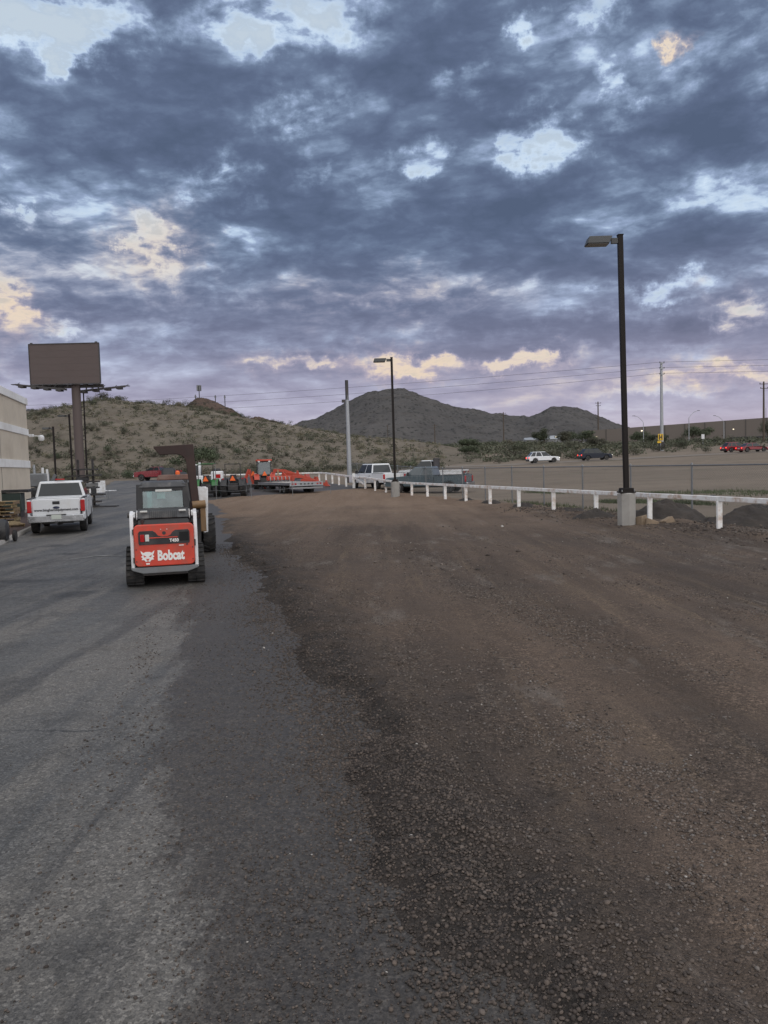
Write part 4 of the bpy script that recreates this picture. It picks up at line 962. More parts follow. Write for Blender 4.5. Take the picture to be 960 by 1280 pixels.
# ------------------------------------------------------------------ second loader just beyond it, with a brown boom
def boom_loader():
    gx, gy = -5.52, 20.55
    t = thing('skid_steer_loader', 'wheeled skid steer with tall brown gooseneck boom and rusty cab roof', 'skid steer', (gx, gy, g1(gx, gy)), R(15))
    for x in (-0.76, 0.76):
        for y in (-0.55, 0.62): wheel(t, x, y, 0.46, 0.46, 0.33, m_white, 16)
    MB().hexa([(-0.55, -1.1, 0.28), (0.55, -1.1, 0.28), (0.55, 1.1, 0.28), (-0.55, 1.1, 0.28)], [(-0.58, -1.05, 1.05), (0.58, -1.05, 1.05), (0.58, 1.0, 0.98), (-0.58, 1.0, 0.98)]).build('chassis', m_dark, t, bevel=0.02)
    z0, z1 = 1.0, 1.93
    for s in (-1, 1):
        for y in (-0.6, 0.55): MB().bar((s * 0.46, y, z0), (s * 0.44, y * 0.95, z1), 0.08, 0.08).build('cab_post', m_black, t, bevel=0.01)
        MB().prism([(-1.0, 0.5), (-1.0, 1.55), (-0.85, 1.72), (-0.66, 1.66), (-0.60, 0.5)], s * 0.62, s * 0.74, 'x').build('upright', m_white, t, bevel=0.012)
        MB().prism([(-0.95, 1.52), (-0.92, 1.70), (0.4, 1.30), (1.1, 0.55), (0.95, 0.45), (0.3, 1.12)], s * 0.64, s * 0.73, 'x').build('lift_arm', m_white, t, bevel=0.012)
        MB().box((s * 0.47, 0, 1.35), (0.03, 1.0, 0.7)).build('side_screen', m_dark, t)
    on_face(((-0.42, -0.585, 1.1), (0.42, -0.585, 1.1), (0.41, -0.565, 1.84), (-0.41, -0.565, 1.84)), 0, 1, 0, 1, 0.004, 0.004).build('rear_window', m_glass, t)
    MB().hexa([(-0.50, -0.68, 1.91), (0.50, -0.68, 1.91), (0.50, 0.68, 1.91), (-0.50, 0.68, 1.91)], [(-0.45, -0.62, 2.05), (0.45, -0.62, 2.05), (0.45, 0.62, 2.05), (-0.45, 0.62, 2.05)]).build('cab_roof', mat('rusty_roof', (0.16, 0.085, 0.065), 0.7, var=0.2, dirt=(0.22, 0.20, 0.18), dirt_amt=0.6, dscale=3), t, bevel=0.03)
    MB().lathe([(0.06, 2.05), (0.06, 2.11), (0.02, 2.15)], (0.04, -0.2, 0), 'z', 12).build('beacon', m_triangle, t, smooth=True)
    # boom standing up at the near right corner and folding over to the left
    bx, by = 0.34, -1.35
    prof = [(0.06, 1.30), (0.24, 1.30), (0.155, 2.80), (-0.80, 2.76), (-0.80, 2.72), (-0.66, 2.55), (-0.26, 2.56), (-0.13, 2.52), (-0.06, 2.44), (-0.03, 2.30)]
    MB().prism([(bx + a - 0.05, z) for a, z in prof], by - 0.11, by + 0.11, 'y').build('boom', m_rust, t, bevel=0.012)
    fo = MB().hexa([(bx - 0.06, by - 0.14, 0.95), (bx + 0.20, by - 0.14, 0.95), (bx + 0.20, by + 0.14, 0.95), (bx - 0.06, by + 0.14, 0.95)], [(bx - 0.02, by - 0.13, 1.36), (bx + 0.20, by - 0.13, 1.36), (bx + 0.20, by + 0.13, 1.36), (bx - 0.02, by + 0.13, 1.36)])
    fo.build('boom_foot', m_rust, t, bevel=0.01)
    MB().tube([(bx + 0.02, by - 0.22, 1.28), (bx + 0.34, by - 0.22, 1.30)], 0.10, 12).build('swing_ram', m_ochre, t, smooth=True)
    MB().box((bx + 0.27, by - 0.16, 0.92), (0.13, 0.12, 0.62)).build('stabiliser', m_ochre, t, bevel=0.012)
    MB().prism([(0.30 + bx, 0.62), (0.38 + bx, 0.60), (0.42 + bx, 1.70), (0.16 + bx, 1.74), (0.20 + bx, 1.25)], by - 0.05, by + 0.03, 'y').build('white_guard', m_white, t, bevel=0.01)
    MB().prism([(1.0, 1.75), (1.3, 1.80), (1.45, 2.02), (1.38, 2.22), (1.2, 2.25), (1.05, 2.08)], -0.40, -0.02, 'x').build('air_cleaner', m_black, t, bevel=0.08, seg=3)
    MB().prism([(1.0, 1.75), (1.3, 1.80), (1.40, 2.0), (1.30, 2.14), (1.1, 2.05)], -0.01, 0.30, 'x').build('exhaust_muffler', m_black, t, bevel=0.08, seg=3)
    return t
boom_loader()

# ------------------------------------------------------------------ white pickup with its tailgate to the camera
def near_pickup():
    r0 = R(18.5)
    mx, my = -12.15, 28.7
    L = 6.3
    x, y = mx - math.sin(r0) * (L / 2 - 1.1), my + math.cos(r0) * (L / 2 - 1.1)
    t = pickup('pickup_truck', 'white crew cab pickup with web address across its tailgate beside the tan building', (x, y, g1(x, y)), r0, m_truck_white, L=L, W=1.93, H=1.90, bed_len=2.1, belt=1.28, rw=0.42)
    r = -L / 2
    tg = [c for c in t.children if c.name.startswith('tailgate')][0]
    rt = (PI / 2, 0, 0)
    text_mesh('web_address', 'www.binghamequipment.com', 0.128, m_text, tg, (0.0, r - 0.012, 0.885), rt, sx=0.96, bold=0.003)
    MB().box((0, r - 0.012, 1.14), (0.24, 0.02, 0.11)).build('tailgate_handle', m_black, tg, bevel=0.01)
    ov = MB().lathe([(0.115, r - 0.014), (0.115, r + 0.01)], (0, 0, 0), 'y', 24)
    ov.v = [(a, b, c * 0.42 + 0.965) for a, b, c in ov.v]
    ov.build('oval_emblem', mat('emblem_blue', (0.02, 0.03, 0.07), 0.3), tg)
    MB().box((0, r - 0.19, 0.635), (0.33, 0.02, 0.16)).build('license_plate', m_plate, t, bevel=0.004)
    MB().box((0, r + 2.32, 1.965), (0.34, 0.05, 0.05)).build('third_brake_light', m_redlamp, t)
    MB().box((0, r - 0.16, 0.44), (0.10, 0.26, 0.08)).build('tow_hitch', m_dark, t)
    return t
near_pickup()

# ------------------------------------------------------------------ tan block building on the left
def block_building():
    t = thing('block_building', 'tan block building with two pale horizontal bands at the left edge', 'building', (-20.86, 45.5, 0.0), math.atan2(0.266, 1.0))
    MB().box((-6.0, -21.0, 3.3), (12, 42, 6.6)).build('wall', m_block, t)
    for z0, z1, nm in ((4.50, 4.88, 'band'), (2.61, 3.03, 'band')):
        MB().box((-6.0, -20.98, (z0 + z1) / 2), (12.10, 42.12, z1 - z0)).build(nm, m_band, t, bevel=0.01)
    MB().box((-6.0, -20.98, 6.49), (12.16, 42.18, 0.40)).build('coping', m_band, t, bevel=0.015)
    MB().box((0.035, -21, 0.12), (0.05, 41.9, 0.24)).build('footing', m_concrete, t)
    for y in (-7.5, -15.0, -22.5, -30.0): MB().box((0.004, y, 3.2), (0.012, 0.03, 6.1)).build('control_joint', m_joint, t)
    MB().box((-0.9, 0.06, 3.86), (0.32, 0.04, 0.32)).build('wall_vent', m_dark, t)
    return t
block_building()
t = thing('wall_lamp', 'small white wall lamp on the far corner of the tan building', 'lamp', (-20.80, 45.62, 4.35))
MB().box((0.10, 0.0, 0.16), (0.24, 0.16, 0.16)).build('bracket', m_white, t, bevel=0.01)
MB().bar((0.1, 0, 0.16), (0.62, 0.05, 0.12), 0.06).build('arm', m_white, t)
MB().lathe([(0.07, 0.18), (0.16, 0.10), (0.17, -0.06), (0.10, -0.16)], (0.66, 0.05, 0.0), 'z', 14).build('dome', m_white, t, smooth=True)
# kerb and planting strip along the building
ky = np.linspace(2, 46, 60)
V = []
for y in ky:
    x = float(kerb_x(y))
    for dx_, z in ((-0.16, 0.0), (-0.16, 0.125), (0.0, 0.12), (0.012, -0.02)): V.append((x + dx_, y, z))
F = [(i * 4 + j, i * 4 + j + 1, i * 4 + j + 5, i * 4 + j + 4) for i in range(59) for j in range(3)]
kind(raw_mesh('kerb', np.array(V), np.array(F), m_concrete), 'structure')
V = []
for y in ky:
    x = float(kerb_x(y)); xw = -20.86 + 0.266 * (45.5 - y)
    for k in range(7):
        px_ = x - 0.15 + (xw - x) * k / 6
        V.append((px_, y, 0.085 + 0.03 * math.sin(px_ * 5 + y * 3) * math.sin(y * 1.7 + px_)))
F = [(i * 7 + j, i * 7 + j + 1, i * 7 + j + 8, i * 7 + j + 7) for i in range(59) for j in range(6)]
kind(raw_mesh('planting_strip', np.array(V), np.array(F), mat('red_brown_mulch', (0.075, 0.052, 0.048), 0.95, var=0.3, scale=3, bump=0.8, bscale=25), smooth=True), 'structure')

# ------------------------------------------------------------------ pallets, bins and machinery beside the pickup
def pallet(loc, rz, label):
    t = thing('pallet', label, 'pallet', loc, rz, 'wooden pallets stacked by the building')
    board = MB().box((0, 0, 0), (1.2, 0.10, 0.020)).build('deck_board', m_wood, t)
    pos = [(y, 0.130) for y in np.linspace(-0.48, 0.48, 7)] + [(y, 0.010) for y in (-0.45, 0, 0.45)]
    for i, (y, z) in enumerate(pos):
        b = board if i == 0 else board.copy()
        if i: COL.objects.link(b); b.parent = t
        b.location = (0, y, z)
    st = MB().box((0, 0, 0), (0.045, 1.02, 0.095)).build('stringer', m_wood, t)
    for i, x in enumerate((-0.57, 0, 0.57)):
        b = st if i == 0 else st.copy()
        if i: COL.objects.link(b); b.parent = t
        b.location = (x, 0, 0.070)
    return t
px0, py0 = -16.25, 32.6
names = ['lowest pallet of the wooden stack beside the white pickup', 'second pallet from the bottom of the stack by the white pickup', 'third pallet from the bottom of the wooden stack', 'fourth pallet from the bottom, just under the middle of the stack', 'fifth pallet from the bottom of the wooden stack', 'sixth pallet, second from the top of the stack', 'topmost pallet of the stack against the tan wall']
for i, nm in enumerate(names):
    pallet((px0 + 0.06 * math.sin(i * 2.3), py0 + 0.05 * math.cos(i * 1.7), 0.10 + 0.142 * i), R(14) + 0.05 * math.sin(i * 3.1), nm)
pallet((-15.35, 31.0, 0.11), R(40), 'broken pallet lying flat in front of the wooden stack').rotation_euler = (R(5), 0, R(48))
t = thing('storage_bin', 'black steel bin against the tan wall left of the pallets', 'bin', (-16.75, 31.0, 0.10), R(14))
MB().box((0, 0, 0.62), (1.1, 1.1, 1.05)).build('body', m_black, t, bevel=0.03)
MB().box((0, 0, 1.17), (1.18, 1.18, 0.07)).build('lid', m_black, t, bevel=0.02)
for s in (-1, 1): MB().box((s * 0.4, 0, 0.05), (0.12, 1.0, 0.10)).build('skid', m_dark, t)
t = thing('mower_deck', 'black wheeled implement with slanting arm cut off by the left edge', 'implement', (-12.65, 24.6, 0.0), R(14))
MB().lathe([(0.10, -0.55), (0.30, -0.52), (0.36, -0.40), (0.37, 0.40), (0.32, 0.50), (0.12, 0.54)], (0, 0, 0.40), 'x', 24).build('drum', m_black, t, smooth=True)
MB().bar((0.30, 0.1, 0.42), (-0.25, 0.35, 1.05), 0.12, 0.16).build('arm', m_black, t, bevel=0.02)
MB().box((-0.35, 0.4, 0.95), (0.5, 0.6, 0.35)).build('housing', m_dark, t, bevel=0.04)
MB().box((0.40, 0.35, 0.62), (0.14, 0.10, 0.08)).build('reflector', m_clear, t, bevel=0.01)
for s in (-1, 1): MB().lathe([(0.17, -0.05), (0.19, -0.03), (0.19, 0.03), (0.17, 0.05)], (s * 0.62, 0.45, 0.19), 'x', 16).build('wheel', m_rubber, t, smooth=True)
t = thing('tool_rack', 'tall dark rack of fork attachments standing right of the white pickup', 'rack', (-19.3, 50.0, 0.0), R(10))
for x in (-0.45, 0.45): MB().bar((x, 0, 0), (x, 0, 3.1), 0.12, 0.14).build('post', m_dark, t)
for i, z in enumerate((0.35, 0.80, 1.25, 1.65, 2.05, 2.45)):
    w = 1.7 + 0.35 * math.sin(i * 2.1)
    MB().box((0.1 * math.sin(i * 1.3), 0, z), (w, 0.9, 0.10), ry=0.03 * math.sin(i * 3)).build('shelf_arm', m_dark, t)
    if i in (1, 2, 3): MB().box((0.35 * math.sin(i * 4), -0.1, z + 0.19), (0.75, 0.6, 0.24), rz=0.3).build('stored_block', m_grey if i == 2 else m_black, t, bevel=0.03)
MB().box((0, 0, 0.06), (1.3, 1.2, 0.12)).build('base', m_dark, t)
t = thing('fork_attachment', 'dark pair of fork tines lying on the asphalt below the rack', 'fork attachment', (-17.9, 49.0, 0.02), R(8))
for y in (-0.3, 0.3): MB().bar((-0.7, y, 0.06), (0.9, y, 0.03), 0.12, 0.05).build('tine', m_dark, t)
MB().box((-0.74, 0, 0.25), (0.08, 0.95, 0.5)).build('backplate', m_dark, t)
t = thing('utility_machine', 'dark machine with two tall white pipes behind the white pickup', 'machine', (-24.2, 55.0, g1(-24.2, 55)), R(10))
MB().box((0, 0, 0.75), (2.1, 1.6, 0.9)).build('base_frame', m_dark, t, bevel=0.04)
MB().box((-0.35, 0, 1.75), (1.2, 1.2, 0.95)).build('engine', m_grey, t, bevel=0.08)
MB().box((-0.55, 0.1, 2.15), (1.3, 0.9, 0.12)).build('cover', m_dark, t)
for x, h in ((0.02, 2.62), (0.32, 2.50)): MB().tube([(x, -0.3, 1.0), (x - 0.04, -0.3, h)], 0.085, 10).build('white_pipe', m_white, t, smooth=True)
MB().tube([(-0.62, 0, 1.2), (-0.66, 0, 2.85)], 0.08, 10).build('exhaust', m_galv, t, smooth=True)
MB().bar((0.5, 0, 1.6), (0.75, 0, 2.1), 0.2, 0.2).build('bracket', m_grey, t)
for x in (-0.8, 0.8): wheel(t, x, 0.3, 0.36, 0.36, 0.25)
t = thing('generator_box', 'dark green box with a flat lid between the tan wall and the pickup', 'equipment box', (-18.55, 38.5, 0.1), R(14))
MB().box((0, 0, 0.75), (0.9, 0.9, 0.9)).build('body', mat('dark_green_paint', (0.03, 0.05, 0.045), 0.5), t, bevel=0.03)
MB().box((0.05, 0, 1.30), (1.5, 1.0, 0.14)).build('lid', m_black, t, bevel=0.02)
for s in (-1, 1): MB().box((s * 0.35, 0, 0.15), (0.1, 0.9, 0.3)).build('leg', m_dark, t)
t = thing('notice_board', 'white board on short legs beside the rack at the yard edge', 'sign', (-23.05, 62.0, g1(-23, 62)), R(6))
MB().box((0, 0, 0.86), (1.25, 0.05, 0.95)).build('board', m_white, t)
for s in (-1, 1): MB().bar((s * 0.55, 0.04, 0), (s * 0.55, 0.04, 1.3), 0.06).build('leg', m_galv, t)
MB().box((1.0, 0.1, 0.52), (0.8, 0.5, 0.06)).build('side_tray', m_white, t)

# ------------------------------------------------------------------ billboard
def billboard():
    bx, by = -33.6, 85.0; gz_ = g1(bx, by)
    t = thing('billboard', 'blank brown billboard on a thick single post above the tan building', 'billboard', (bx, by, gz_), R(2))
    zb = 12.1 - gz_
    MB().tube([(0, 0.6, -0.3), (0, 0.6, zb + 0.5)], 0.47, 24).build('post', m_board, t, smooth=True)
    MB().lathe([(0.62, 0), (0.62, 0.25), (0.5, 0.3)], (0, 0.6, 0), 'z', 20).build('base_collar', m_concrete, t)
    # front face built of long sheets, then the frame edges
    W_, H_ = 7.46, 4.28; xc = -0.75
    n = 6
    for i in range(n):
        MB().box((xc, -0.30 + 0.003 * (i % 2), zb + H_ * (i + 0.5) / n), (W_, 0.05, H_ / n - 0.006)).build('face_sheet', m_board, t)
    MB().box((xc, -0.24, zb + H_ / 2), (W_ - 0.1, 0.05, H_ - 0.1)).build('backing', m_dark, t)
    for z in (zb - 0.06, zb + H_ + 0.04): MB().box((xc, -0.27, z), (W_ + 0.12, 0.20, 0.10)).build('trim', m_dark, t)
    for s in (-1, 1): MB().box((xc + s * (W_ / 2 + 0.04), -0.27, zb + H_ / 2), (0.08, 0.20, H_)).build('trim', m_dark, t)
    for s in (-1, 1): MB().box((xc + s * (W_ / 2 - 0.25), -0.27, zb + H_ + 0.14), (0.25, 0.12, 0.12)).build('top_lug', m_dark, t)
    MB().bar((xc - W_ / 2, 0.55, zb - 0.22), (xc + W_ / 2, 0.75, zb - 0.22), 0.30, 0.36).build('torsion_beam', m_dark, t)
    for x in np.linspace(xc - 3.2, xc + 3.2, 6): MB().bar((x, -0.3, zb - 0.1), (x, 1.4, zb - 0.1), 0.10, 0.16).build('outrigger', m_dark, t)
    # catwalks slung below both faces, longer than the sign
    for a, b, nm in (((-5.65, -1.3, zb - 0.12), (-0.5, -1.0, zb - 0.72), 'catwalk'), ((0.1, 1.0, zb - 0.74), (4.75, 2.9, zb - 0.10), 'catwalk')):
        cw = MB().bar(a, b, 0.75, 0.16).build(nm, m_dark, t)
        for k in range(4):
            p = lerp3(a, b, 0.12 + 0.25 * k)
            MB().box((p[0], p[1], p[2] - 0.16), (0.55, 0.9, 0.20)).build('lamp_bracket', m_dark, cw)
        for k in range(5):
            p = lerp3(a, b, k / 4)
            MB().bar((p[0], p[1], p[2]), (p[0] + 0.25, p[1] + 0.3, zb + 0.02 if abs(p[0]) < 4 else p[2] + 0.25), 0.05).build('hanger', m_dark, cw)
        e = (a, b)[0] if a[0] < -1 else b
        MB().box((e[0], e[1], e[2] + 0.03), (0.9, 0.6, 0.06)).build('end_platform', m_dark, cw)
    for x in (1.0, 1.7, 2.3): MB().bar((x, 0.8, zb - 0.7), (x + 0.2, 0.9, zb + 0.05), 0.22, 0.12).build('face_strut', m_dark, t)
    for i in range(3): MB().box((0.62, 0.6, 2.0 + i * 3.2), (0.30, 0.08, 0.06)).build('pipe_clamp', m_dark, t)
    return t
billboard()
t = thing('service_pole', 'thin dark pole standing just right of the thick billboard post', 'pole', (-33.45, 87.0, g1(-33.4, 87)))
MB().tube([(0, 0, 0), (0.1, 0, 10.6)], 0.10, 8, 0.07).build('shaft', m_pole, t, smooth=True)
MB().box((0, 0, 0.05), (0.5, 0.5, 0.1)).build('base_plate', m_dark, t)
MB().box((-0.4, 0, 5.6), (0.8, 0.08, 0.10)).build('stay_bracket', m_dark, t)

# ------------------------------------------------------------------ lamp posts
def lamp_post(label, loc, H, base_h, base_r, pw, arm, head, conc=True, rz=0.0, lean=0.0):
    t = thing('lamp_post', label, 'lamp post', loc, rz, 'shoebox lamp posts round the yard')
    if conc:
        MB().lathe([(base_r, -0.1), (base_r, base_h - 0.03), (base_r - 0.03, base_h)], (0, 0, 0), 'z', 8).build('concrete_base', m_concrete, t)
        MB().box((0, 0, base_h + 0.02), (0.46, 0.46, 0.04)).build('base_plate', m_pole, t)
        MB().box((0, 0, base_h + 0.09), (0.36, 0.36, 0.12)).build('base_cover', m_pole, t, bevel=0.01)
        for sx in (-1, 1):
            for sy in (-1, 1): MB().lathe([(0.018, base_h + 0.04), (0.018, base_h + 0.10)], (sx * 0.19, sy * 0.19, 0), 'z', 6).build('anchor_bolt', m_steel, t)
    else: base_h = 0
    tx = lean * H
    MB().hexa([(-pw / 2, -pw / 2, base_h), (pw / 2, -pw / 2, base_h), (pw / 2, pw / 2, base_h), (-pw / 2, pw / 2, base_h)], [(tx - pw / 2, -pw / 2, H), (tx + pw / 2, -pw / 2, H), (tx + pw / 2, pw / 2, H), (tx - pw / 2, pw / 2, H)]).build('pole', m_pole, t, bevel=0.012)
    MB().box((tx, 0, H + 0.01), (pw + 0.02, pw + 0.02, 0.03)).build('pole_cap', m_pole, t)
    MB().box((tx - pw / 2 - arm / 2, 0, H - 0.16), (arm, 0.10, 0.16)).build('arm', m_head, t)
    L, D, h = head
    x1 = tx - pw / 2 - arm; x0 = x1 - L; zt = H - 0.04
    hd = MB().hexa([(x0 - 0.03, -D / 2, zt - h), (x1 - 0.10, -D / 2, zt - h), (x1 - 0.10, D / 2, zt - h), (x0 - 0.03, D / 2, zt - h)], [(x0 + 0.05, -D / 2 + 0.03, zt), (x1, -D / 2 + 0.03, zt), (x1, D / 2 - 0.03, zt), (x0 + 0.05, D / 2 - 0.03, zt)]).build('lamp_head', m_head, t, bevel=0.015)
    MB().box(((x0 + x1) / 2 - 0.05, 0, zt - h - 0.004), (L * 0.86, D * 0.86, 0.03)).build('lens', m_lens, hd)
    return t
lamp_post('nearest tall dark lamp post on a concrete base at the white rail, right of centre', (7.50, 23.7, 0.0), 8.86, 1.06, 0.285, 0.15, 0.20, (0.74, 0.42, 0.22), lean=-0.012)
lamp_post('smaller tall lamp post near the parked pickups, on a concrete base in the rail', (0.78, 50.0, 0.0), 9.05, 1.06, 0.285, 0.15, 0.26, (0.82, 0.42, 0.22))
lamp_post('shorter of the two dark lamp posts left of the billboard post', (-34.0, 80.0, g1(-34, 80)), 6.45, 0, 0.25, 0.16, 0.25, (0.75, 0.40, 0.20), conc=False)
lamp_post('taller of the two dark lamp posts left of the billboard post', (-35.5, 88.0, g1(-35.5, 88)), 8.1, 0, 0.25, 0.17, 0.30, (0.85, 0.42, 0.20), conc=False)

# ------------------------------------------------------------------ white rail fence
def rail_fence():
    t = thing('rail_fence', 'low white pipe rail fence with rusty patches along the right of the lot', 'fence', (0, 0, 0))
    ys = [21.14 + 3.167 * i for i in range(-4, 14)]
    pts = [(float(fence_x(y)), y) for y in ys]
    pts += [(-2.45, 64.6), (-3.25, 67.6), (-4.05, 70.6), (-4.85, 73.6), (-5.65, 76.4), (-6.5, 78.5), (-9.5, 79.1), (-12.5, 79.7), (-15.5, 80.3), (-18.5, 80.9), (-21.5, 81.5)]
    h = 0.93
    rnd = random.Random(3)
    zg_ = lambda p: g1(*p)
    for i, p in enumerate(pts):
        w = 0.150 if p[1] < 60 else 0.17
        a = math.atan(0.26) if p[1] < 66 else R(10)
        MB().box((0, 0, (h - 0.06) / 2 - 0.15), (w, 0.075, h - 0.06 + 0.3), ry=rnd.uniform(-0.012, 0.012)).build('post', m_rail, t, bevel=0.008, loc=(p[0], p[1], zg_(p)), rz=a + rnd.uniform(-0.05, 0.05))
    for a, b in zip(pts[:-1], pts[1:]):
        A_ = Vector((a[0], a[1], zg_(a) + h)); B_ = Vector((b[0], b[1], zg_(b) + h))
        d = (B_ - A_).normalized() * 0.003
        mid = (A_ + B_) / 2
        o = MB().bar(A_ - mid + d, B_ - mid - d, 0.125, 0.135).build('rail', m_rail, t, bevel=0.012, loc=mid)
    a, b = pts[18], pts[17]
    MB().bar((a[0], a[1] - 0.1, zg_(a) + 0.95), (b[0], b[1] + 0.1, zg_(b) + 0.30), 0.10, 0.10).build('brace', m_rail, t)
    MB().box((a[0], a[1], zg_(a) + 0.6), (0.26, 0.26, 1.25)).build('end_post', m_rail, t, bevel=0.01)
    return t
rail_fence()

# ------------------------------------------------------------------ chain link fence behind it
def chain_fence():
    t = thing('chain_link_fence', 'grey chain link fence with thin posts standing behind the white rail', 'fence', (0, 0, 0))
    clx = lambda y: float(fence_x(y)) + 2.4
    ys = [25.9 + 3.55 * i for i in range(-4, 16)]
    H = 1.80
    gnd = lambda x, y: g1(x, y) + 0.02
    for y in ys:
        x = clx(y); z = gnd(x, y)
        p = MB().tube([(0, 0, -0.2), (0, 0, H + 0.02)], 0.034, 8).build('post', m_fence, t, smooth=True, loc=(x, y, z))
        MB().lathe([(0.045, H + 0.0), (0.048, H + 0.05), (0.02, H + 0.09)], (0, 0, 0), 'z', 8).build('post_cap', m_fence, p, smooth=True)
    for a, b in zip(ys[:-1], ys[1:]):
        MB().tube([(clx(a), a, gnd(clx(a), a) + H), (clx(b), b, gnd(clx(b), b) + H)], 0.023, 6).build('top_rail', m_fence, t, smooth=True)
    # the woven wire, real strands
    y0, y1 = ys[0], ys[-1]
    Ltot = (y1 - y0) * math.hypot(1, 0.26); step = 0.085; n = int(Ltot / step)
    hh = H - 0.05; k = np.arange(-int(hh / step), n)
    Vs, Fs = [], []; r = 0.0019; cnt = 0
    for sgn in (1, -1):
        s0 = k * step; s1 = s0 + hh
        za_, zb_ = (np.full(len(k), 0.04), np.full(len(k), 0.04 + hh))
        lo = np.clip(-s0, 0, None); hi = np.clip(Ltot - s0, None, hh)
        ok = hi > lo
        A_s, B_s, la, lb = (s0 + lo)[ok], (s0 + hi)[ok], lo[ok], hi[ok]
        z_a = 0.04 + (la if sgn > 0 else hh - la); z_b = 0.04 + (lb if sgn > 0 else hh - lb)
        def P(s, z, du, dn):
            y = y0 + s / math.hypot(1, 0.26); x = np.asarray(fence_x(y)) + 2.4
            return np.stack([x + dn, y + 0 * dn, z + G(x, y) + 0.02 + du], -1)
        m = len(A_s)
        tri = [(r, 0), (-r * 0.5, r * 0.87), (-r * 0.5, -r * 0.87)]
        blk = np.concatenate([np.stack([P(A_s, z_a, a * 1.4, b + sgn * r) for a, b in tri], 1), np.stack([P(B_s, z_b, a * 1.4, b + sgn * r) for a, b in tri], 1)], 1)
        Vs.append(blk.reshape(-1, 3))
        base = np.arange(m)[:, None] * 6 + cnt
        for q in ((0, 1, 4, 3), (1, 2, 5, 4), (2, 0, 3, 5)): Fs.append(base + np.array(q)[None])
        cnt += m * 6
    kind(raw_mesh('wire_mesh', np.concatenate(Vs), np.concatenate(Fs), m_fence, t), 'stuff')
    return t
chain_fence()

# ------------------------------------------------------------------ cable barrier across the end of the yard
t = thing('cable_barrier', 'thin posts with slack cables across the far end of the asphalt', 'barrier', (0, 0, 0))
bp = [(-20.6, 57.5), (-17.9, 56.6), (-15.1, 55.9), (-12.05, 55.4), (-9.5, 55.2), (-6.55, 55.4), (-3.9, 56.8)]
for x, y in bp: MB().tube([(0, 0, -0.1), (0, 0, 1.15 if x != -12.05 else 2.5)], 0.022, 8).build('post', m_fence, t, smooth=True, loc=(x, y, g1(x, y)))
for a, b in zip(bp[:-1], bp[1:]):
    for h in (0.62, 1.0):
        pts = [(a[0] + (b[0] - a[0]) * k / 8, a[1] + (b[1] - a[1]) * k / 8, g1(*a) + (g1(*b) - g1(*a)) * k / 8 + h - 0.10 * math.sin(PI * k / 8)) for k in range(9)]
        MB().tube(pts, 0.011, 5).build('cable', m_fence, t, smooth=True)

# ------------------------------------------------------------------ vehicles further off
p = pickup('pickup_truck', 'dark red pickup parked at the foot of the brown hill', (-28.2, 96.5, g1(-28.2, 96.5)), R(82), m_maroon, L=5.5, W=1.9, H=1.70, bed_len=2.1, group=None)
p = pickup('pickup_truck', 'white crew cab pickup parked beyond the rail, half hidden by the lamp post', (-0.55, 63.2, g1(-0.5, 63)), R(28), m_truck_white, L=6.2, W=2.02, H=2.02, bed_len=2.0)
p = pickup('pickup_truck', 'dark blue grey pickup parked side on behind the chain link fence', (3.30, 55.6, g1(3.3, 55.6)), R(68), m_blue, L=6.0, W=1.95, H=1.86, bed_len=2.3, glass=m_glass2)
p = pickup('flatbed_truck', 'white flatbed truck with black headache rack behind the dark blue pickup', (4.7, 71.5, g1(4.7, 71.5)), R(72), m_truck_white, L=6.2, W=2.0, H=2.0, bed_len=2.9, flat=True, cat='truck')
for label, x, y, rz, pt, kw in (
    ('white wagon with lit tail lights driving along the far road', 25.0, 120.0, R(-84), m_truck_white, dict(H=1.74, L=4.85)),
    ('dark suv with lit tail lights on the far road', 33.4, 121.0, R(-82), m_navy, dict(H=1.80, L=5.0)),
    ('bright red saloon car at the right end of the far road', 59.9, 124.6, R(-82), m_maroon, dict(H=1.45, L=4.75, hatch=False)),
    ('dark red hatchback just behind the red saloon car', 58.5, 127.3, R(-82), m_maroon, dict(H=1.66, L=4.5))):
    road_car('road_car', label, (x, y, g1(x, y) + 0.02), rz, pt, group='cars on the far road', **kw)

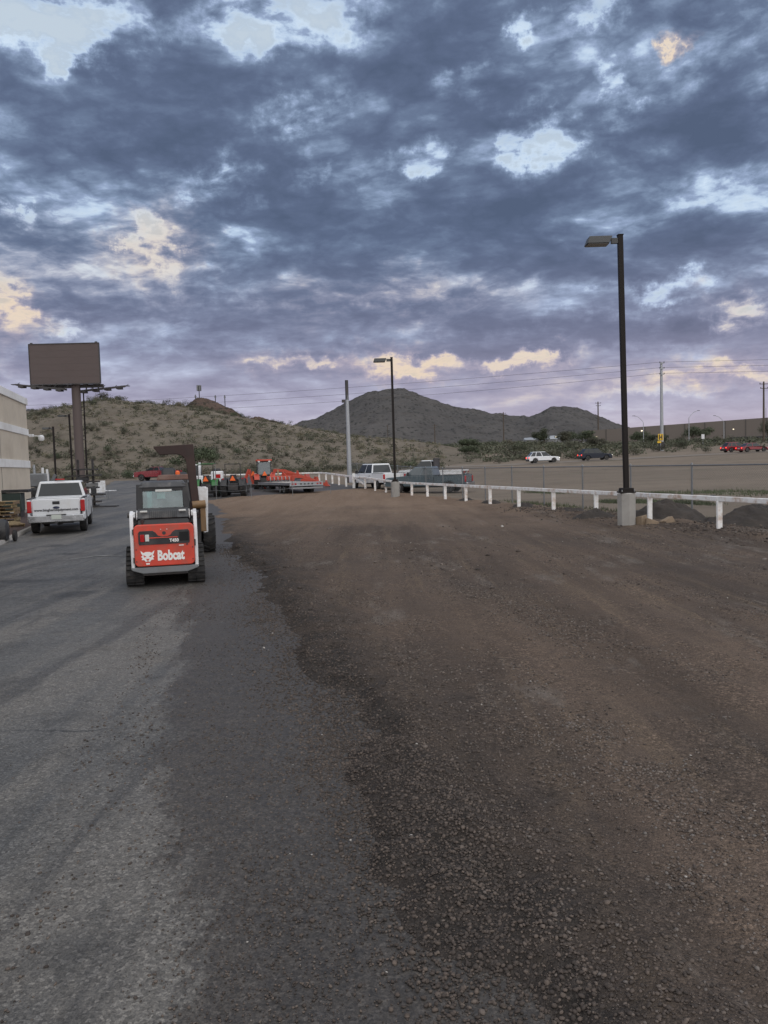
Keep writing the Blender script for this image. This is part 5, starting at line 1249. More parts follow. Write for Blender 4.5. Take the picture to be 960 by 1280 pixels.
# ------------------------------------------------------------------ tractors, trailer and implements
def triangle_sign(parent, loc, s=0.42):
    x, y, z = loc
    MB().prism([(x - s * 0.5, z), (x + s * 0.5, z), (x + s * 0.06, z + s * 0.86), (x - s * 0.06, z + s * 0.86)], y - 0.012, y + 0.012, 'y').build('slow_triangle', m_triangle, parent)
def tractor(label, loc, rz, paint, cab=False, loader=True, canopy=False, scale=1.0):
    t = thing('tractor', label, 'tractor', loc, rz, 'tractors parked at the end of the yard')
    for s in (-1, 1):
        wheel(t, s * 0.72, -0.55, 0.62, 0.62, 0.42, paint if paint is not m_black else m_rim, 18)
        wheel(t, s * 0.62, 1.15, 0.42, 0.42, 0.28, paint, 14)
        MB().prism([(-0.55 + math.cos(a) * 0.74, 0.62 + math.sin(a) * 0.74) for a in np.linspace(0.1, PI - 0.3, 8)] + [(-0.55 + math.cos(a) * 0.68, 0.62 + math.sin(a) * 0.68) for a in np.linspace(PI - 0.3, 0.1, 8)], s * 0.46, s * 0.90, 'x').build('fender', paint, t)
        MB().box((s * 0.72, -1.0, 1.32), (0.12, 0.05, 0.09)).build('tail_light', m_redlamp, t)
    MB().hexa([(-0.30, 0.2, 0.65), (0.30, 0.2, 0.65), (0.27, 1.65, 0.62), (-0.27, 1.65, 0.62)], [(-0.28, 0.2, 1.30), (0.28, 0.2, 1.30), (0.22, 1.6, 1.18), (-0.22, 1.6, 1.18)]).build('hood', paint, t, bevel=0.05)
    MB().box((0, -0.2, 0.62), (0.55, 1.5, 0.40)).build('gearbox', m_dark, t, bevel=0.03)
    MB().box((0, -0.95, 0.72), (0.75, 0.25, 0.55)).build('hitch', m_dark, t, bevel=0.02)
    MB().box((0, -0.42, 1.08), (0.50, 0.45, 0.12)).build('seat', m_black, t, bevel=0.03)
    MB().box((0, -0.64, 1.38), (0.48, 0.10, 0.50)).build('seat_back', m_black, t, bevel=0.04)
    MB().lathe([(0.17, -0.015), (0.19, 0.0), (0.17, 0.015)], (0, 0.10, 1.45), 'z', 16).build('steering_wheel', m_black, t, smooth=True)
    triangle_sign(t, (0, -1.10, 1.18))
    if cab:
        greenhouse(t, (-0.80, 0.35), (-0.72, 0.22), 1.15, 2.42, 0.62, 0.60, m_dark, 0.02, m_clearglass, posts=(0.0, 0.5, 1.0), pane_top=0.93)
        MB().box((0, -0.25, 2.50), (1.36, 1.28, 0.16)).build('cab_roof', paint, t, bevel=0.05)
        for s in (-1, 1): MB().box((s * 0.45, -0.92, 2.40), (0.18, 0.06, 0.10)).build('work_light', m_clear, t)
    else:
        for s in (-1, 1): MB().bar((s * 0.58, -0.85, 0.9), (s * 0.56, -0.85, 2.42), 0.06, 0.06).build('roll_bar_post', m_dark, t)
        MB().bar((-0.59, -0.85, 2.42), (0.59, -0.85, 2.42), 0.06, 0.06).build('roll_bar_top', m_dark if not canopy else paint, t)
        if canopy: MB().box((0, -0.45, 2.50), (1.25, 1.2, 0.05)).build('canopy', paint, t, bevel=0.02)
    if loader:
        for s in (-1, 1): MB().prism([(0.4, 1.0), (0.5, 1.35), (1.6, 1.15), (2.25, 0.5), (2.15, 0.4), (1.5, 0.95)], s * 0.40, s * 0.48, 'x').build('loader_arm', paint, t)
        MB().prism([(2.2, 0.15), (2.75, 0.12), (2.45, 0.30), (2.38, 0.75), (2.25, 0.75)], -0.85, 0.85, 'x').build('bucket', m_dark, t)
    return t
tractor('green tractor with orange triangle on its back, left of the dark tractor', (-13.35, 58.6, g1(-13.3, 58.6)), R(4), m_green, canopy=True)
tractor('dark backed tractor with wide black tyres and orange triangle, nearest the trailer', (-11.28, 58.4, g1(-11.3, 58.4)), R(4), m_black)
tractor('orange tractor with glass cab standing beyond the flatbed trailer', (-10.45, 67.6, g1(-10.4, 67.6)), R(12), m_orange, cab=True)
t = thing('spray_tank', 'white spray tank with a red label between the two tractors', 'tank', (-14.2, 66.0, g1(-14.2, 66)), R(5))
MB().box((0, 0, 1.25), (1.0, 0.8, 0.95)).build('tank', m_white, t, bevel=0.12, seg=3)
MB().lathe([(0.28, 1.70), (0.30, 1.85), (0.22, 1.95)], (0, 0, 0), 'z', 16).build('lid', m_black, t, smooth=True)
MB().box((0.10, -0.42, 1.30), (0.42, 0.03, 0.32)).build('red_label', m_redlamp, t)
MB().box((0, 0, 0.62), (1.1, 0.9, 0.22)).build('frame', m_dark, t)
for s in (-1, 1): MB().box((s * 0.45, 0, 0.26), (0.1, 0.8, 0.52)).build('stand_leg', m_dark, t)
t = thing('compact_excavator', 'white compact excavator with raised arm behind the green tractor', 'excavator', (-17.0, 70.0, g1(-17, 70)), R(20))
MB().box((0, 0, 0.9), (1.2, 1.4, 0.7)).build('house', m_white, t, bevel=0.06)
MB().box((-0.2, 0, 1.7), (0.75, 1.0, 1.0)).build('cab', m_glass, t, bevel=0.05)
MB().box((-0.2, 0, 2.24), (0.85, 1.1, 0.1)).build('cab_roof', m_white, t, bevel=0.02)
for s in (-1, 1): MB().box((s * 0.55, 0, 0.26), (0.34, 1.9, 0.5)).build('track', m_rubber, t, bevel=0.16, seg=3)
MB().bar((0.35, 0.5, 1.1), (0.5, 1.0, 2.4), 0.2, 0.24).build('boom', m_white, t)
MB().bar((0.5, 1.0, 2.4), (0.7, 1.9, 1.3), 0.16, 0.2).build('stick', m_grey, t)
MB().prism([(1.8, 1.3), (2.1, 1.2), (2.0, 0.85), (1.75, 0.95)], 0.5, 0.95, 'x').build('bucket', m_dark, t)
def flatbed_trailer():
    t = thing('flatbed_trailer', 'low flatbed trailer with pale plank deck and a row of tail lights', 'trailer', (-5.85, 58.4, g1(-5.85, 58.4)), R(25))
    L, W_, z = 8.6, 2.5, 0.82
    n = 10
    for i in range(n): MB().box(((i + 0.5) * W_ / n - W_ / 2, L / 2, z + 0.006 * (i % 3)), (W_ / n - 0.012, L, 0.05)).build('deck_plank', m_deckwood, t)
    for s in (-1, 1):
        MB().box((s * (W_ / 2 + 0.04), L / 2, z - 0.05), (0.08, L, 0.20)).build('side_rail', m_steel, t)
        MB().box((s * 0.55, L / 2, z - 0.20), (0.12, L, 0.26)).build('main_beam', m_dark, t)
        for y in (1.9, 2.85): wheel(t, s * 1.02, y, 0.36, 0.36, 0.38, m_white)
        MB().box((s * 1.02, 2.37, 0.78), (0.5, 1.9, 0.05)).build('mud_guard', m_dark, t)
        MB().box((s * 1.1, L - 0.5, 0.4), (0.12, 0.12, 0.7)).build('jack_leg', m_dark, t)
    MB().box((0, -0.05, z - 0.06), (W_ + 0.16, 0.10, 0.30)).build('rear_sill', m_galv, t)
    for i, x in enumerate((-1.12, -0.88, -0.45, -0.15, 0.15, 0.45, 0.88, 1.12)):
        MB().box((x, -0.11, z - 0.05), (0.14, 0.03, 0.11)).build('tail_light', m_redlamp if i in (0, 1, 6, 7) else m_dark, t)
    MB().box((0, -0.16, z - 0.36), (W_, 0.14, 0.12)).build('underrun_bar', m_steel, t)
    MB().bar((0, L, z - 0.1), (0, L + 1.4, z + 0.9), 0.25, 0.3).build('gooseneck', m_dark, t)
    MB().bar((0, L + 1.4, z + 0.9), (0, L + 2.2, z + 0.9), 0.25, 0.3).build('gooseneck', m_dark, t)
    MB().bar((0, L + 2.1, z + 0.8), (0, L + 2.1, 0.35), 0.14, 0.14).build('coupler', m_dark, t)
    return t
flatbed_trailer()
def loader_frame(label, loc, rz, k=1.0):
    t = thing('loader_frame', label, 'loader attachment', loc, rz, 'orange loader frames by the trailer')
    for s in (-1, 1):
        MB().prism([(-1.6, 0.15), (-1.5, 0.75), (-1.25, 0.80), (-0.2, 0.70), (1.0, 0.25), (1.15, 0.05), (0.9, 0.0), (-0.3, 0.42), (-1.2, 0.5), (-1.35, 0.1)], s * 0.48, s * 0.58, 'x').build('loader_arm', m_orange, t, bevel=0.012)
        MB().tube([(s * 0.53, -1.2, 0.35), (s * 0.53, 0.1, 0.5)], 0.045, 8).build('ram', m_dark, t, smooth=True)
    MB().tube([(-0.55, 0.4, 0.45), (0.55, 0.4, 0.45)], 0.07, 8).build('cross_tube', m_orange, t, smooth=True)
    MB().prism([(0.95, -0.05), (1.55, -0.06), (1.30, 0.12), (1.18, 0.55), (1.05, 0.55)], -0.85, 0.85, 'x').build('bucket', m_orange, t)
    t.scale = (k, k, k)
    return t
for label, x, y, dz_, rz, k in (('orange loader frame standing highest, just right of the cab tractor', -8.9, 71.6, 0.95, -82, 0.85), ('orange loader frame in the middle of the row behind the trailer', -7.9, 70.6, 0.62, -98, 0.85), ('orange loader frame leaning low behind the trailer deck', -7.0, 69.6, 0.40, -76, 0.85), ('orange loader frame at the right end of the row, nearest the rail corner', -6.0, 68.4, 0.10, -88, 0.85)):
    loader_frame(label, (x, y, g1(x, y) + dz_), R(rz), k)
t = thing('tiller_attachment', 'red orange tiller lying on the front of the trailer deck', 'attachment', (-8.75, 64.6, g1(-8.75, 64.6) + 0.72), R(20))
MB().box((0, 0, 0.30), (2.0, 0.6, 0.36)).build('housing', m_orange, t, bevel=0.05)
for k in range(6): MB().lathe([(0.22, -0.03), (0.22, 0.03)], (-0.8 + 0.32 * k, -0.25, 0.22), 'x', 10).build('tine_disc', m_steel, t)
MB().bar((0, 0.2, 0.4), (0.1, 0.7, 0.95), 0.12, 0.16).build('hitch', m_ochre, t)
for s in (-1, 1): MB().bar((s * 0.7, 0.1, 0.4), (s * 0.45, 0.5, 0.8), 0.08).build('brace', m_orange, t)
t = thing('backhoe_attachment', 'red orange backhoe arm rising at the left end of the trailer', 'backhoe', (-11.3, 67.3, g1(-11.3, 67.3)), R(20))
MB().bar((0, 0, 0.4), (-0.35, 0.2, 1.75), 0.20, 0.24).build('boom', m_orange, t)
MB().bar((-0.35, 0.2, 1.75), (-0.75, 0.1, 0.9), 0.18, 0.22).build('stick', m_orange, t)
MB().prism([(-0.95, 1.0), (-0.6, 1.05), (-0.55, 0.6), (-0.85, 0.5)], -0.1, 0.35, 'y').build('bucket', m_orange, t)
MB().box((0.1, 0, 0.3), (1.4, 0.4, 0.3)).build('frame', m_dark, t)
for s in (-1, 1): MB().bar((s * 0.6 + 0.1, 0, 0.4), (s * 0.9 + 0.1, 0, 0.0), 0.12).build('stabiliser', m_orange, t)
triangle_sign(t, (-0.1, -0.3, 1.2), 0.45)

# ------------------------------------------------------------------ dirt piles, blocks, debris
def dirt_pile(label, loc, a, b, h, seed):
    n, m = 64, 32
    V = []
    rng = np.random.default_rng(seed)
    for j in range(m):
        r = j / (m - 1)
        for i in range(n):
            an = 2 * PI * i / n
            nx, ny = math.cos(an) * 2 + seed, math.sin(an) * 2
            k = 1 + 0.22 * float(fbm(np.array(nx * 1.3), np.array(ny * 1.3), seed, 4))
            x, y = math.cos(an) * a * r * k, math.sin(an) * b * r * k
            z = h * (1 - r) ** 0.92 * (1 - 0.18 * math.exp(-(r / 0.16) ** 2)) + 0.21 * float(fbm(np.array(x * 3.0 + seed), np.array(y * 3.0), seed + 5, 5, 0.65)) * (1 - r * 0.4) - 0.05 * r
            V.append((x, y, z))
    F = [(j * n + i, j * n + (i + 1) % n, (j + 1) * n + (i + 1) % n, (j + 1) * n + i) for j in range(m - 1) for i in range(n)]
    o = raw_mesh('dirt_pile', np.array(V), np.array(F), m_dirt, smooth=True)
    o.location = loc
    return tag(o, label, 'dirt pile', 'piles of dark soil behind the rail')
dirt_pile('low dark soil heap directly behind the lamp post base', (7.35, 26.9, 0.0), 1.0, 0.8, 0.42, 3)
dirt_pile('pointed dark soil pile between the lamp post and the next fence post', (9.25, 25.1, 0.0), 1.55, 1.0, 0.86, 5)
dirt_pile('broad dark soil pile behind the rail at the right edge', (11.3, 23.0, 0.0), 1.9, 1.0, 0.72, 8)
dirt_pile('flat spill of dark soil at the foot of the chain link fence', (9.9, 23.9, 0.0), 1.3, 0.7, 0.22, 12)
for i, y in enumerate((30.2, 34.5, 38.0, 41.5)):
    dirt_pile(['long low heap of soil under the rail, nearest of four', 'second low heap of soil under the rail', 'third low heap of soil under the rail', 'farthest low heap of soil under the rail'][i], (float(fence_x(y)) + 0.5, y, 0.02), 0.8, 1.5, 0.26, 20 + i)
def block(label, loc, s, rz, sd):
    b = MB().box((0, 0, 0), s); rg = random.Random(sd)
    b.v = [(x + rg.uniform(-.03, .03), y + rg.uniform(-.03, .03), z + rg.uniform(-.025, .025)) for x, y, z in b.v]
    o = b.build('stone_block', m_tan_rock, None, bevel=0.02, loc=loc, rz=rz)
    o.rotation_euler = (rg.uniform(-.3, .3), rg.uniform(-.4, .4), rz)
    return tag(o, label, 'stone', 'tan stones beside the lamp post base')
block('upright tan stone leaning on the lamp post base', (7.92, 23.55, 0.17), (0.22, 0.25, 0.34), 0.4, 1)
block('flat grey tan stone in front of the leaning one', (8.15, 23.35, 0.13), (0.36, 0.26, 0.20), -0.3, 2)
block('tan stone lying alone right of the rail post', (8.72, 23.55, 0.13), (0.36, 0.24, 0.22), 0.3, 3)
block('small tan stone behind the flat one', (8.05, 23.85, 0.12), (0.26, 0.20, 0.22), 0.9, 4)
t = tag(MB().box((0, 0, 0.08), (0.55, 0.3, 0.16)).box((0.25, 0.05, 0.18), (0.22, 0.2, 0.10), rz=0.5).box((-0.2, -0.03, 0.17), (0.18, 0.16, 0.12), rz=0.8).build('debris', m_dark, None, bevel=0.02, loc=(15.5, 36.5, g1(15.5, 36.5) + 0.02), rz=0.3), 'small dark scrap lying on the bare field beyond the fence', 'debris')
t = tag(MB().tube([(0, 0, 0.03), (0.6, 0.1, 0.05), (1.25, -0.05, 0.03)], 0.025, 6).build('fallen_stick', m_bark, None, smooth=True, loc=(7.2, 28.6, 0.03), rz=0.1), 'pale stick lying on the dirt left of the lamp post', 'stick')

# ------------------------------------------------------------------ utility poles, wires, masts
def util_pole(name, label, x, y, z0, z1, r, material, arms=(), cat='utility pole', group=None):
    t = thing(name, label, cat, (x, y, min(z0, g1(x, y)) - 0.3), 0, group)
    b = min(z0, g1(x, y)) - 0.3
    MB().tube([(0, 0, 0), (0, 0, z1 - b)], r, 10, r * 0.62).build('shaft', material, t, smooth=True)
    for dz_, w in arms: MB().box((0, -r, z1 - b - dz_), (w, 0.12, 0.14)).build('crossarm', material, t)
    for dz_, w in arms:
        for s in (-1, 1): MB().lathe([(0.05, 0), (0.09, 0.05), (0.09, 0.2), (0.04, 0.25)], (s * w * 0.45, -r, z1 - b - dz_ + 0.07), 'z', 8).build('insulator', m_dark, t)
    return t
p = util_pole('utility_pole', 'grey steel pole standing left of the smaller lamp post', -3.25, 75.0, 1.0, 10.3, 0.24, m_galv)
MB().box((0, 0, 0.55), (0.52, 0.52, 0.9)).build('base_sleeve', m_dark, p)
MB().box((-0.35, 0, 8.2), (0.35, 0.12, 0.3)).build('switch_box', m_dark, p)
MB().tube([(0, 0, 8.3), (0, 0, 10.2)], 0.17, 8).build('dark_top', m_dark, p)
p = util_pole('utility_pole', 'tallest grey pole, rising behind the yellow sign', 54.5, 150.0, 3.9, 20.4, 0.36, m_galv, ((0.15, 0.9), (1.2, 0.9), (2.3, 0.9)))
MB().box((0, 0, 1.3), (0.8, 0.8, 1.4)).build('base_sleeve', m_dark, p)
for label, x, y, z1, r in (('dark wooden pole right of the mountain foot', 84.3, 300, 24.4, 0.34), ('dark wooden pole at the far right edge', 89.2, 180, 19.0, 0.28), ('dark wooden pole in front of the lower mountain saddle', 52.2, 330, 23.4, 0.30), ('short dark pole below the mountain, right of the lamp post', 24.1, 350, 20.2, 0.28), ('faint short pole below the mountain top', 3.0, 380, 22.0, 0.22)):
    util_pole('utility_pole', label, x, y, 8.0, z1, r, m_bark, ((0.6, 2.2), (1.6, 1.8)) if r > 0.27 else ((0.5, 1.4),), group='wooden utility poles')
far = [(-112, 204, 20.6), (54.5, 150.0, 20.4), (190, 158.0, 21.5)]
for k, (dz_, off) in enumerate(((0.0, 0.4), (1.05, -0.4), (2.15, 0.4))):
    wi = MB()
    for a, b in zip(far[:-1], far[1:]):
        wi.tube([(a[0] + (b[0] - a[0]) * j / 24, a[1] + (b[1] - a[1]) * j / 24, a[2] + (b[2] - a[2]) * j / 24 + 0.1 - dz_ - (1.2 + 0.4 * k) * 4 * (j / 24) * (1 - j / 24) * (1 if a[0] < 0 else 0.25)) for j in range(25)], 0.032, 4)
    tag(wi.build('power_line', m_dark, None), ['uppermost wire strung across the sky above the mountain', 'middle wire strung across the sky above the mountain', 'lowest wire strung across the sky above the mountain'][k], 'wire', 'power lines')
for label, x, y, z0, z1, big in (('cell tower with antenna panels on the rocky hilltop', -55.7, 238, 23.0, 28.4, True), ('short mast right of the cell tower', -50.8, 238, 21.5, 25.3, False), ('second short mast right of the cell tower', -47.5, 236, 19.5, 25.0, False), ('stub mast just left of the cell tower', -56.9, 238, 22.5, 25.6, False)):
    t = thing('radio_mast', label, 'mast', (x, y, z0 - 1.2), 0, 'masts on the rocky hilltop')
    MB().tube([(0, 0, 0), (0, 0, z1 - z0 + 1.2)], 0.13, 8).build('shaft', m_dark, t)
    if big:
        for i in range(6):
            a = 2 * PI * i / 6
            MB().box((math.cos(a) * 0.55, math.sin(a) * 0.55, z1 - z0 + 0.4), (0.3, 0.3, 1.7)).build('antenna_panel', m_grey, t)
        MB().box((0.5, 0, 1.6), (1.0, 0.9, 1.2)).build('equipment_box', m_dark, t)
    else: MB().box((0.0, 0, z1 - z0 + 0.6), (0.5, 0.3, 0.5)).build('antenna_panel', m_grey, t)

# ------------------------------------------------------------------ warehouse, lights and signs on the right
def warehouse():
    p0, p1 = Vector((70.0, 263.0, 0)), Vector((150.0, 246.0, 0))
    d = (p1 - p0); Lw = d.length
    t = thing('warehouse', 'long grey brown warehouse wall with panel joints along the right horizon', 'building', (p0.x, p0.y, 6.3), math.atan2(d.y, d.x))
    n = 13; w = Lw / n
    for i in range(n):
        h0 = 5.6 + 3.0 * i / n; h1 = 5.6 + 3.0 * (i + 1) / n
        MB().hexa([(i * w + 0.10, 0, 0), ((i + 1) * w - 0.10, 0, 0), ((i + 1) * w - 0.10, 14, 0), (i * w + 0.10, 14, 0)], [(i * w + 0.10, 0, h0), ((i + 1) * w - 0.10, 0, h1), ((i + 1) * w - 0.10, 14, h1), (i * w + 0.10, 14, h0)]).build('wall_panel', m_panel_wall, t)
    MB().hexa([(0, 0.12, 0), (Lw, 0.12, 0), (Lw, 13.9, 0), (0, 13.9, 0)], [(0, 0.12, 5.5), (Lw, 0.12, 8.5), (Lw, 13.9, 8.5), (0, 13.9, 5.5)]).build('joint_backing', m_joint, t)
    for i in range(1, n):
        MB().box((i * w, -0.02, (5.6 + 3.0 * i / n) / 2), (0.35, 0.16, 5.6 + 3.0 * i / n)).build('pilaster', m_joint, t)
    for i in (0.5, 3.0, 5.3, 7.4, 9.6, 11.0, 12.2):
        z = 3.4 + 1.6 * i / n
        l = MB().box((i * w, -0.12, z), (0.36, 0.28, 0.26)).build('wall_light', m_lit, t, bevel=0.03)
        MB().box((i * w, -0.10, z + 0.20), (0.5, 0.3, 0.08)).build('shade', m_dark, l)
    for x in (Lw * 0.60, Lw * 0.68, Lw * 0.80): MB().box((x, -0.6, 0.8), (7, 1.0, 1.9)).build('dock_skirt', m_black, t)
    MB().box((Lw * 0.74, -0.8, 2.2), (2.4, 1.2, 3.4)).build('tall_cabinet', m_black, t)
    MB().tube([(Lw * 0.70, 3, 7.0), (Lw * 0.70, 3, 11.0)], 0.07, 6).build('roof_mast', m_dark, t)
    return t
warehouse()
t = thing('long_shed', 'low pale roofed shed beyond the bushes below the mountain', 'building', (90.0, 425.0, 7.0), R(-6))
MB().box((0, 0, 3.2), (22, 10, 7.0)).build('wall', m_grey, t)
MB().hexa([(-11.5, -5.5, 6.75), (11.5, -5.5, 6.75), (11.5, 5.5, 6.75), (-11.5, 5.5, 6.75)], [(-11.5, -1, 8.0), (11.5, -1, 9.2), (11.5, 1, 9.2), (-11.5, 1, 8.0)]).build('roof', m_galv, t)
MB().box((-15, 1, 3.0), (7, 8, 6.0)).build('annex', m_galv, t)
for k, (label, x, y, z1, dirn) in enumerate((('left street lamp with curved arm against the warehouse', 71.3, 210, 12.6, -1), ('middle street lamp with arm reaching right', 82.9, 208, 13.4, 1), ('right street lamp with curved arm above the warehouse roof', 95.0, 214, 12.2, -1))):
    t = thing('street_lamp', label, 'street lamp', (x, y, g1(x, y) - 0.3), 0, 'street lamps before the warehouse')
    h = z1 - g1(x, y)
    MB().tube([(0, 0, 0), (0, 0, h - 0.6)], 0.11, 8, 0.08).build('pole', m_galv, t, smooth=True)
    MB().tube([(0, 0, h - 0.6), (dirn * 0.6, 0, h + 0.2), (dirn * 1.4, 0, h + 0.9), (dirn * 2.3, 0, h + 1.25)], 0.06, 6).build('arm', m_galv, t, smooth=True)
    MB().box((dirn * 2.6, 0, h + 1.28), (0.7, 0.26, 0.12)).build('lamp_head', m_head, t, bevel=0.03)
for label, x, y, z in (('small lit lamp glowing in the trees above the dark suv', 64.0, 245, 10.6), ('small lit lamp glowing left of the tall wooden pole', 56.5, 250, 9.6), ('lit lamp on a thin post near the lamp pole', 85.0, 252, 10.8)):
    t = thing('yard_light', label, 'lamp', (x, y, g1(x, y)), 0, 'small lit lamps by the warehouse')
    MB().tube([(0, 0, 0), (0, 0, z - g1(x, y))], 0.09, 6).build('post', m_galv, t)
    MB().box((0, 0, z - g1(x, y) + 0.15), (0.4, 0.4, 0.34)).build('lamp', m_lit, t, bevel=0.05)
t = thing('road_sign', 'yellow arrow sign with black arrow fixed at the tall grey pole', 'sign', (53.7, 148.5, g1(53.7, 148.5)), R(-8))
zz = 6.0 - g1(53.7, 148.5)
MB().tube([(0, 0, 0), (0, 0, zz + 0.9)], 0.06, 6).build('post', m_galv, t)
MB().box((0, -0.08, zz), (0.95, 0.04, 1.25)).build('panel', m_sign_y, t, bevel=0.01)
MB().prism([(-0.32, zz + 0.5), (-0.12, zz + 0.5), (-0.12, zz + 0.10), (0.14, zz + 0.10), (0.14, zz + 0.5), (0.32, zz + 0.5), (0.32, zz - 0.5), (0.14, zz - 0.5), (0.14, zz - 0.12), (-0.12, zz - 0.12), (-0.12, zz - 0.5), (-0.32, zz - 0.5)], -0.125, -0.105, 'y').build('black_symbol', m_black, t)
MB().box((-0.25, -0.08, zz - 0.95), (0.7, 0.04, 0.35)).build('plaque', m_sign_y, t)
for label, x, y in (('small white road sign left of the red cars', 70.0, 168.0), ('small white road sign above the red saloon car', 98.5, 178.0)):
    t = thing('road_sign', label, 'sign', (x, y, g1(x, y)), R(-15), 'white road signs')
    MB().tube([(0, 0, 0), (0, 0, 2.4)], 0.05, 6).build('post', m_galv, t)
    MB().box((0, -0.06, 2.1), (0.6, 0.03, 1.0)).build('panel', m_white, t)

# ------------------------------------------------------------------ desert plants
def leaf_cloud(rng, lobes, n, leaf, up=0.3):
    """n small leaf faces spread through the volume of a few lobes (centre, radii)"""
    V = np.zeros((n * 4, 3)); cs = np.array([l[0] for l in lobes]); rs = np.array([l[1] for l in lobes])
    w = rs.prod(1) ** 0.6; which = rng.choice(len(lobes), n, p=w / w.sum())
    d = rng.normal(size=(n, 3)); d /= np.linalg.norm(d, axis=1)[:, None]
    rad = rng.power(2.2, n) * rng.uniform(0.82, 1.12, n)
    c = cs[which] + d * rs[which] * rad[:, None]
    c[:, 2] = np.maximum(c[:, 2], 0.02)
    a = rng.normal(size=(n, 3)); a /= np.linalg.norm(a, axis=1)[:, None]
    b = np.cross(a, d + 0.3 * rng.normal(size=(n, 3))); b /= np.linalg.norm(b, axis=1)[:, None] + 1e-6
    s = leaf * rng.uniform(0.5, 1.3, n)[:, None]
    a = a * s; b = b * s * 0.6
    V = np.stack([c - a, c - b * 0.9, c + a, c + b * 0.9], 1).reshape(-1, 3)
    F = np.arange(n * 4).reshape(n, 4)
    return V, F
rngp = np.random.default_rng(11)
def shrub_mesh(kindn, seed):
    rng = np.random.default_rng(seed)
    lob = []
    k = rng.integers(4, 7)
    for i in range(k):
        a = rng.uniform(0, 2 * PI); r = rng.uniform(0.15, 0.5)
        lob.append(((math.cos(a) * r, math.sin(a) * r, rng.uniform(0.28, 0.62)), (rng.uniform(0.22, 0.42), rng.uniform(0.22, 0.42), rng.uniform(0.22, 0.40))))
    V, F = leaf_cloud(rng, lob, 620, 0.040)
    return V, F
protos = []
for i in range(5):
    V, F = shrub_mesh('s', 100 + i)
    o = raw_mesh('desert_shrub', V, F, (m_leaf, m_leaf, m_leaf3, m_leaf, m_leaf2)[i])
    protos.append(o)
stems = []
for o in protos:
    b = MB()
    for j in range(6):
        a = j * 1.05; b.tube([(0, 0, -0.1), (math.cos(a) * 0.15, math.sin(a) * 0.15, 0.25), (math.cos(a) * 0.38, math.sin(a) * 0.38, 0.62)], 0.016, 4, 0.006, caps=False)
    stems.append(b.build('stem', m_bark, o))
used = set()
def put_shrub(x, y, z, w, h, which, label, group, cat='shrub', stems_too=False):
    src = protos[which]
    if which not in used: o = src; used.add(which)
    else:
        o = src.copy(); COL.objects.link(o)
        if stems_too:
            c = stems[which].copy(); COL.objects.link(c); c.parent = o
    o.location = (x, y, z - 0.05 * h); o.scale = (w, w, h); o.rotation_euler = (0, 0, float(rngp.uniform(0, 6.28)))
    tag(o, label, cat, group)
    return o
def where_on_hill(b, y):
    lm = [(-0.46, 'left of the billboard'), (-0.41, 'behind the left lamp posts'), (-0.365, 'behind the billboard post'), (-0.31, 'right of the billboard'), (-0.265, 'above the brown boom'), (-0.215, 'under the cell tower'), (-0.165, 'above the tractors'), (-0.115, 'above the trailer'), (-0.06, 'left of the grey steel pole'), (0.2, 'between steel pole and small lamp post')]
    s = [n for k, n in lm if b < k][0]
    return s + (', low on the hill' if y < 125 else ', halfway up the hill' if y < 160 else ', near the hill crest' if y < 195 else ', over the hill crest')
def size_word(w, cuts, words): return 'very large' if w > 3.3 and len(words) == 3 and words[2] == 'large' and cuts[0] > 2.2 and cuts[1] < 3 else words[0] if w < cuts[0] else words[1] if w < cuts[1] else words[2]
# the hillside
hl = {0: 'grey green shrub growing on the brown hillside', 1: 'grey green shrub growing on the brown hillside', 2: 'dry yellowish shrub growing on the brown hillside', 3: 'grey green shrub growing on the brown hillside', 4: 'fresh green shrub growing on the brown hillside'}
done = set(); tries = 0; made = 0
while made < 205:
    tries += 1
    b = rngp.uniform(-0.52, 0.06); y = 104 + 110 * rngp.power(1.1)
    x = b * y
    dens = 0.45 + 0.9 * float(fbm(np.array(x * 0.05), np.array(y * 0.05), 51, 3))
    if y < 110: dens = 0.9
    if rngp.uniform() > dens: continue
    z = max(float(hill_z(np.array(x), np.array(y))), g1(x, y))
    w = float(rngp.uniform(0.9, 2.4)) * (1.3 if y < 118 else 1.0); h = w * float(rngp.uniform(0.55, 0.85))
    k = int(rngp.choice([0, 1, 2, 3, 4], p=[.3, .25, .2, .2, .05]))
    lb = size_word(w, (1.3, 1.9), ('small', 'middling', 'large')) + (' low' if h / w < 0.66 else ' bushy') + ' ' + ('grey green', 'grey green', 'dry yellowish', 'grey green', 'fresh green')[k] + ' shrub ' + where_on_hill(x / y, y)
    if lb in done and tries < 6000: continue
    done.add(lb); made += 1
    put_shrub(x, y, z, w, h, k, lb, 'shrubs on the hillside')
for b, w, h in ((-0.352, 5.0, 3.0), (-0.335, 3.2, 2.3), (-0.262, 2.8, 2.0), (-0.245, 3.0, 2.3), (-0.43, 2.5, 1.4), (-0.455, 2.0, 1.2), (-0.30, 2.0, 1.2), (-0.145, 2.4, 1.5), (-0.125, 3.0, 1.7), (-0.135, 2.2, 1.4)):
    x, y = b * 191, 191
    put_shrub(x, y, float(hill_z(np.array(x), np.array(y))), w, h, int(rngp.integers(0, 2)), size_word(w, (2.3, 2.9), ('small', 'middling', 'large')) + ' dark shrub on the skyline ' + where_on_hill(b, 180).split(',')[0], 'shrubs on the hill crest')
